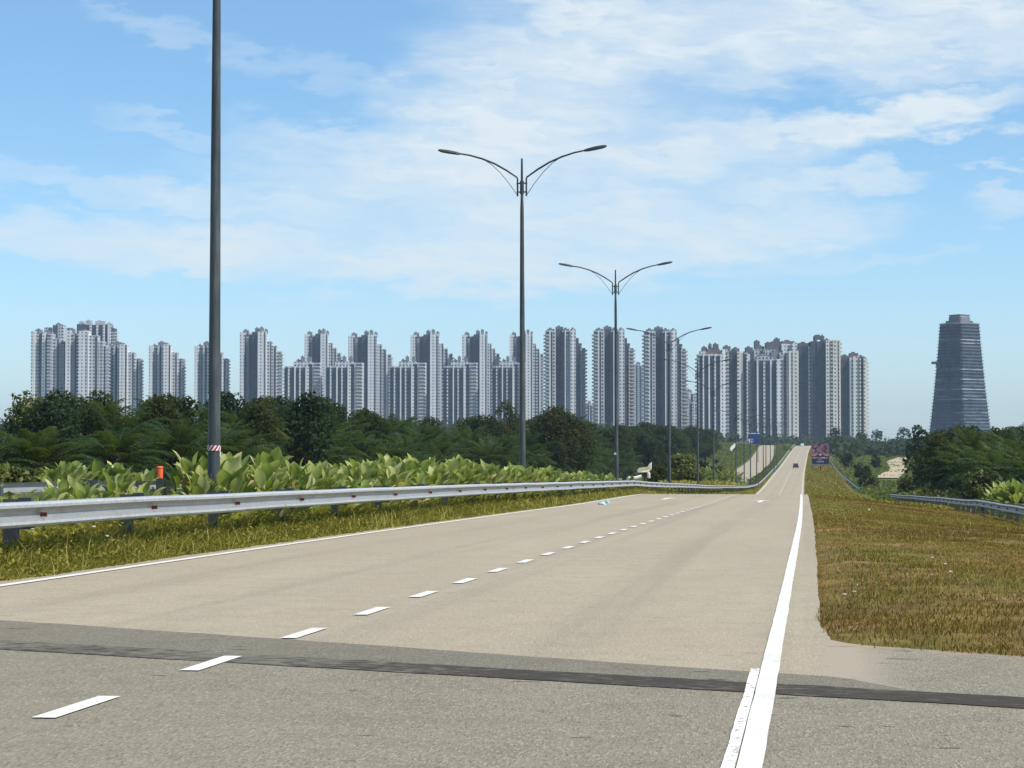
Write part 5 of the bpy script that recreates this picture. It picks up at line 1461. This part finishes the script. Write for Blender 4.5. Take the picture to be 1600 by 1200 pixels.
mat('sign_blue', (.012, .045, .22), .4, 0, .4, noisy((.012, .045, .24), (.015, .05, .19), 2))
Ds = 720; x, y, z = at(1178, Ds); ks = Ds / F
z0 = zat(697, Ds) - z
root = empty('road_sign', (x, y, z)); tag(root, 'blue direction sign standing over the other carriageway', 'road sign')
zs_ = lambda py: zat(py, Ds) - z
m = MB(); m.box(-9.2*ks, 9.0*ks, -.06, .06, zs_(684.5), zs_(677.5)); p1 = m.build('panel', MATS['sign_blue'], root)
m = MB(); m.box(-9.2*ks, 9.0*ks, -.085, -.065, zs_(677.9), zs_(676.6)); m.build('border', MATS['sign_white'], p1)
m = MB(); m.box(0.6*ks, 9.0*ks, -.05, .07, zs_(693), zs_(684.7)); m.build('panel', MATS['sign_blue'], root)
m = MB(); m.box(-9.2*ks, .4*ks, -.05, .07, zs_(692.5), zs_(684.7)); p3 = m.build('panel', MATS['sign_blue'], root)
m = MB()
for i in range(4): m.box(-8.3*ks, (-8.3 + (6.9, 4.4, 7.6, 5.5)[i])*ks, -.066, -.052, zs_(686.9 + i*1.6), zs_(686.0 + i*1.6))
m.box(-8.3*ks, -5.2*ks, -.078, -.068, zs_(691), zs_(685.6))
m.build('lettering', MATS['sign_white'], p3)
for sx in (-6, 6):
    m = MB(); m.tube([(sx*ks, .25, -.5), (sx*ks, .25, zs_(678.5))], .12, 8); m.build('post', MATS['zinc_dark'], root)

# ------------------------------------------------------------------ concrete pieces by the lamp, sand slope, litter
mat('concrete', (.5, .45, .34), .9, 0, .2, noisy((.74, .64, .46), (.58, .50, .36), 1.5))
mat('pale_concrete', (.65, .63, .55), .9, 0, .2, noisy((.66, .64, .56), (.52, .50, .43), 1.5))
Dc = 178; x, y, z = at(1006, Dc); kc = Dc / F
root = empty('concrete_headwall', (x, y, z)); tag(root, 'cream concrete slab on a short pier beside the third lamp', 'concrete block')
zc_ = lambda py: zat(py, Dc) - z
m = MB()
m.loft([[(-9*kc, -.5, zc_(738)), (8*kc, -.5, zc_(737.5)), (11*kc, -.4, zc_(733)), (11.5*kc, -.4, zc_(722.5)), (9*kc, -.4, zc_(724.5)), (6.5*kc, -.45, zc_(729)), (-7*kc, -.5, zc_(731)), (-9.6*kc, -.5, zc_(734))],
        [(-9*kc, .6, zc_(738)), (8*kc, .6, zc_(737.5)), (11*kc, .6, zc_(733)), (11.5*kc, .6, zc_(722.5)), (9*kc, .6, zc_(724.5)), (6.5*kc, .6, zc_(729)), (-7*kc, .6, zc_(731)), (-9.6*kc, .6, zc_(734))]])
m.build('slab', MATS['concrete'], root)
m = MB(); m.bevel_box(0, 4*kc, -.3, .4, -.2, zc_(738.2), .04); m.build('pier', MATS['palm_bark'], root)
m = MB(); m.bevel_box(-2.2*kc, 2.2*kc, -.25, .25, 0, .50, .08)
o = m.build('concrete_stub', MATS['pale_concrete'], None, at(1013.5, Dc - 3)[:2] + (zat(747, Dc - 3),)); tag(o, 'small white concrete stub in front of the cream slab', 'concrete block')
m = MB(); m.tube([(-11*kc, -.5, .02), (-6*kc, -.2, .06), (0, 0, .06), (9*kc, .1, .2)], .17, 10)
o = m.build('drain_pipe', MATS['pale_concrete'], None, at(993, Dc - 4)[:2] + (zat(748.3, Dc - 4),)); tag(o, 'pale pipe lying in the grass beside the cream concrete slab', 'pipe')
# sandy cut bank at the head of the slope
pts = [at(px, d) for px, d in ((1131, 900), (1137, 915), (1142, 930), (1148, 950), (1155, 965), (1164, 980))]
tops = [706, 700, 694, 691, 689.5, 692]
V = []; 
for i, ((x, y, z), ty) in enumerate(zip(pts, tops)):
    d = np.array([x, y, 0]) @ FWD
    for j in range(6):
        f = j / 5
        V.append((x + f * 2.5 + g_.uniform(-.5, .5), y + f * 5, zat(ty - 1.5 + (7 if i < 3 else 4.5) * (1 - f), d) + g_.uniform(-.25, .25)))
n = 6; i = np.arange(36).reshape(6, 6)
q = np.stack([i[:-1, :-1], i[1:, :-1], i[1:, 1:], i[:-1, 1:]], -1).reshape(-1, 4)
mat('bank_sand', (.6, .58, .5), .95, 0, .1, noisy((.70, .67, .60), (.52, .49, .42), .3))
o = obj('sand_bank', mesh_np('sand_bank', V, [q]), MATS['bank_sand']); tag(o, 'white sandy bank cut into the slope beside the other carriageway', 'bank', None, 'structure')

mat('blue_bag', (.16, .45, .5), .4, 0, .4, noisy((.15, .45, .50), (.40, .62, .66), 6))
mat('litter_white', (.75, .74, .7), .6, 0, .3, noisy((.56, .54, .50), (.40, .38, .34), 9))
mat('litter_brown', (.2, .12, .06), .8, 0, .2, noisy((.22, .13, .07), (.12, .07, .04), 9))
def crumple(name, px, py, wpx, hpx, material, label, seed, f=None):
    f = f or G
    x, y = hit(px, py, f); z = float(f(x, y)); d = np.array([x, y, 0]) @ FWD
    w_, h_ = wpx / F * d, hpx / F * d
    g = np.random.default_rng(seed); m = MB(); rings = []
    n = 9
    for zf, rf in ((0, .9), (.25, 1.0), (.6, .75), (.85, .4), (1.0, .08)):
        rings.append([(w_/2*rf*math.cos(a)*g.uniform(.55, 1.15), w_/2*rf*.7*math.sin(a)*g.uniform(.55, 1.15), h_*zf*g.uniform(.7, 1.1)) for a in np.linspace(0, 2*math.pi, n, False)])
    m.loft(rings)
    o = m.build(name, MATS[material], None, (x, y, z + .0), g.uniform(-.5, .5)); tag(o, label, 'litter'); return o
zr_f = lambda x, y: ZR(y) + .01
crumple('plastic_bag', 940, 788, 16, 5, 'blue_bag', 'crumpled pale blue plastic bag lying on the road by the edge line', 1, zr_f)
crumple('plastic_bag', 949, 787, 9, 6, 'blue_bag', 'small end piece of the torn blue plastic bag beside the larger one', 2, zr_f)
for i, (px, py, w_, h_, lab) in enumerate(((1357, 797, 6, 5, 'white cup lying in the dry grass closest to the guard rail'), (1475, 881, 8, 4, 'white paper scrap in the dry grass, upper of the two close together'), (1483, 893, 10, 4, 'white paper scrap in the dry grass, lower of the two close together'),
                                        (1455, 871, 8, 3, 'faded pale wrapper half sunk in the dry grass above the paper scraps'), (1333, 924, 9, 4, 'pale wrapper in the dry grass beside the asphalt shoulder'), (1318, 928, 12, 3, 'flat pale scrap lying beside the wrapper near the shoulder'), (1338, 914, 4, 4, 'tiny white bottle cap shaped scrap above the wrapper'))):
    crumple('paper_scrap', px, py, w_ * .8, h_ * .55, 'litter_white', lab, 10 + i, lambda x, y: G(x, y) + .05)
for i, (px, py, lab) in enumerate(((168, 838, 'white flower shaped scrap caught in the weeds under the guard rail'), (148, 824, 'pale wrapper caught in the weeds right below the steel beam'), (52, 828, 'pink scrap in the weeds beside the first visible rail post'))):
    d = 25.0
    x, y, z = at(px, d); m = MB()
    g = np.random.default_rng(40 + i)
    rings = [[(.022*rf*math.cos(a)*g.uniform(.4, 1.4), .03*math.sin(a)*rf, .05*zf*g.uniform(.7, 1.1)) for a in np.linspace(0, 2*math.pi, 8, False)] for zf, rf in ((0, .6), (.3, 1), (.45, .3))]
    m.loft(rings); o = m.build('paper_scrap', MATS['litter_white'], None, (x, y, zat(py, d))); tag(o, lab, 'litter')

# ------------------------------------------------------------------ haze: one box of even, thin air around everything
hz = MB(); hz.box(-3400, 3400, -260, 6400, -16, 140)
hm = bpy.data.materials.new('haze'); hm.use_nodes = True
nt = hm.node_tree; nt.nodes.clear()
pv = nt.nodes.new('ShaderNodeVolumePrincipled'); ho = nt.nodes.new('ShaderNodeOutputMaterial')
pv.inputs['Color'].default_value = (.62, .78, 1.0, 1); pv.inputs['Density'].default_value = .00008; pv.inputs['Anisotropy'].default_value = .25
nt.links.new(pv.outputs[0], ho.inputs['Volume'])
o = hz.build('haze', hm); tag(o, 'thin bluish haze in the air', 'haze', None, 'stuff')

# keep unused originals out of the picture
for p in palms + trees + bushes:
    if p.name not in used:
        for c in list(p.children): bpy.data.objects.remove(c)
        bpy.data.objects.remove(p)
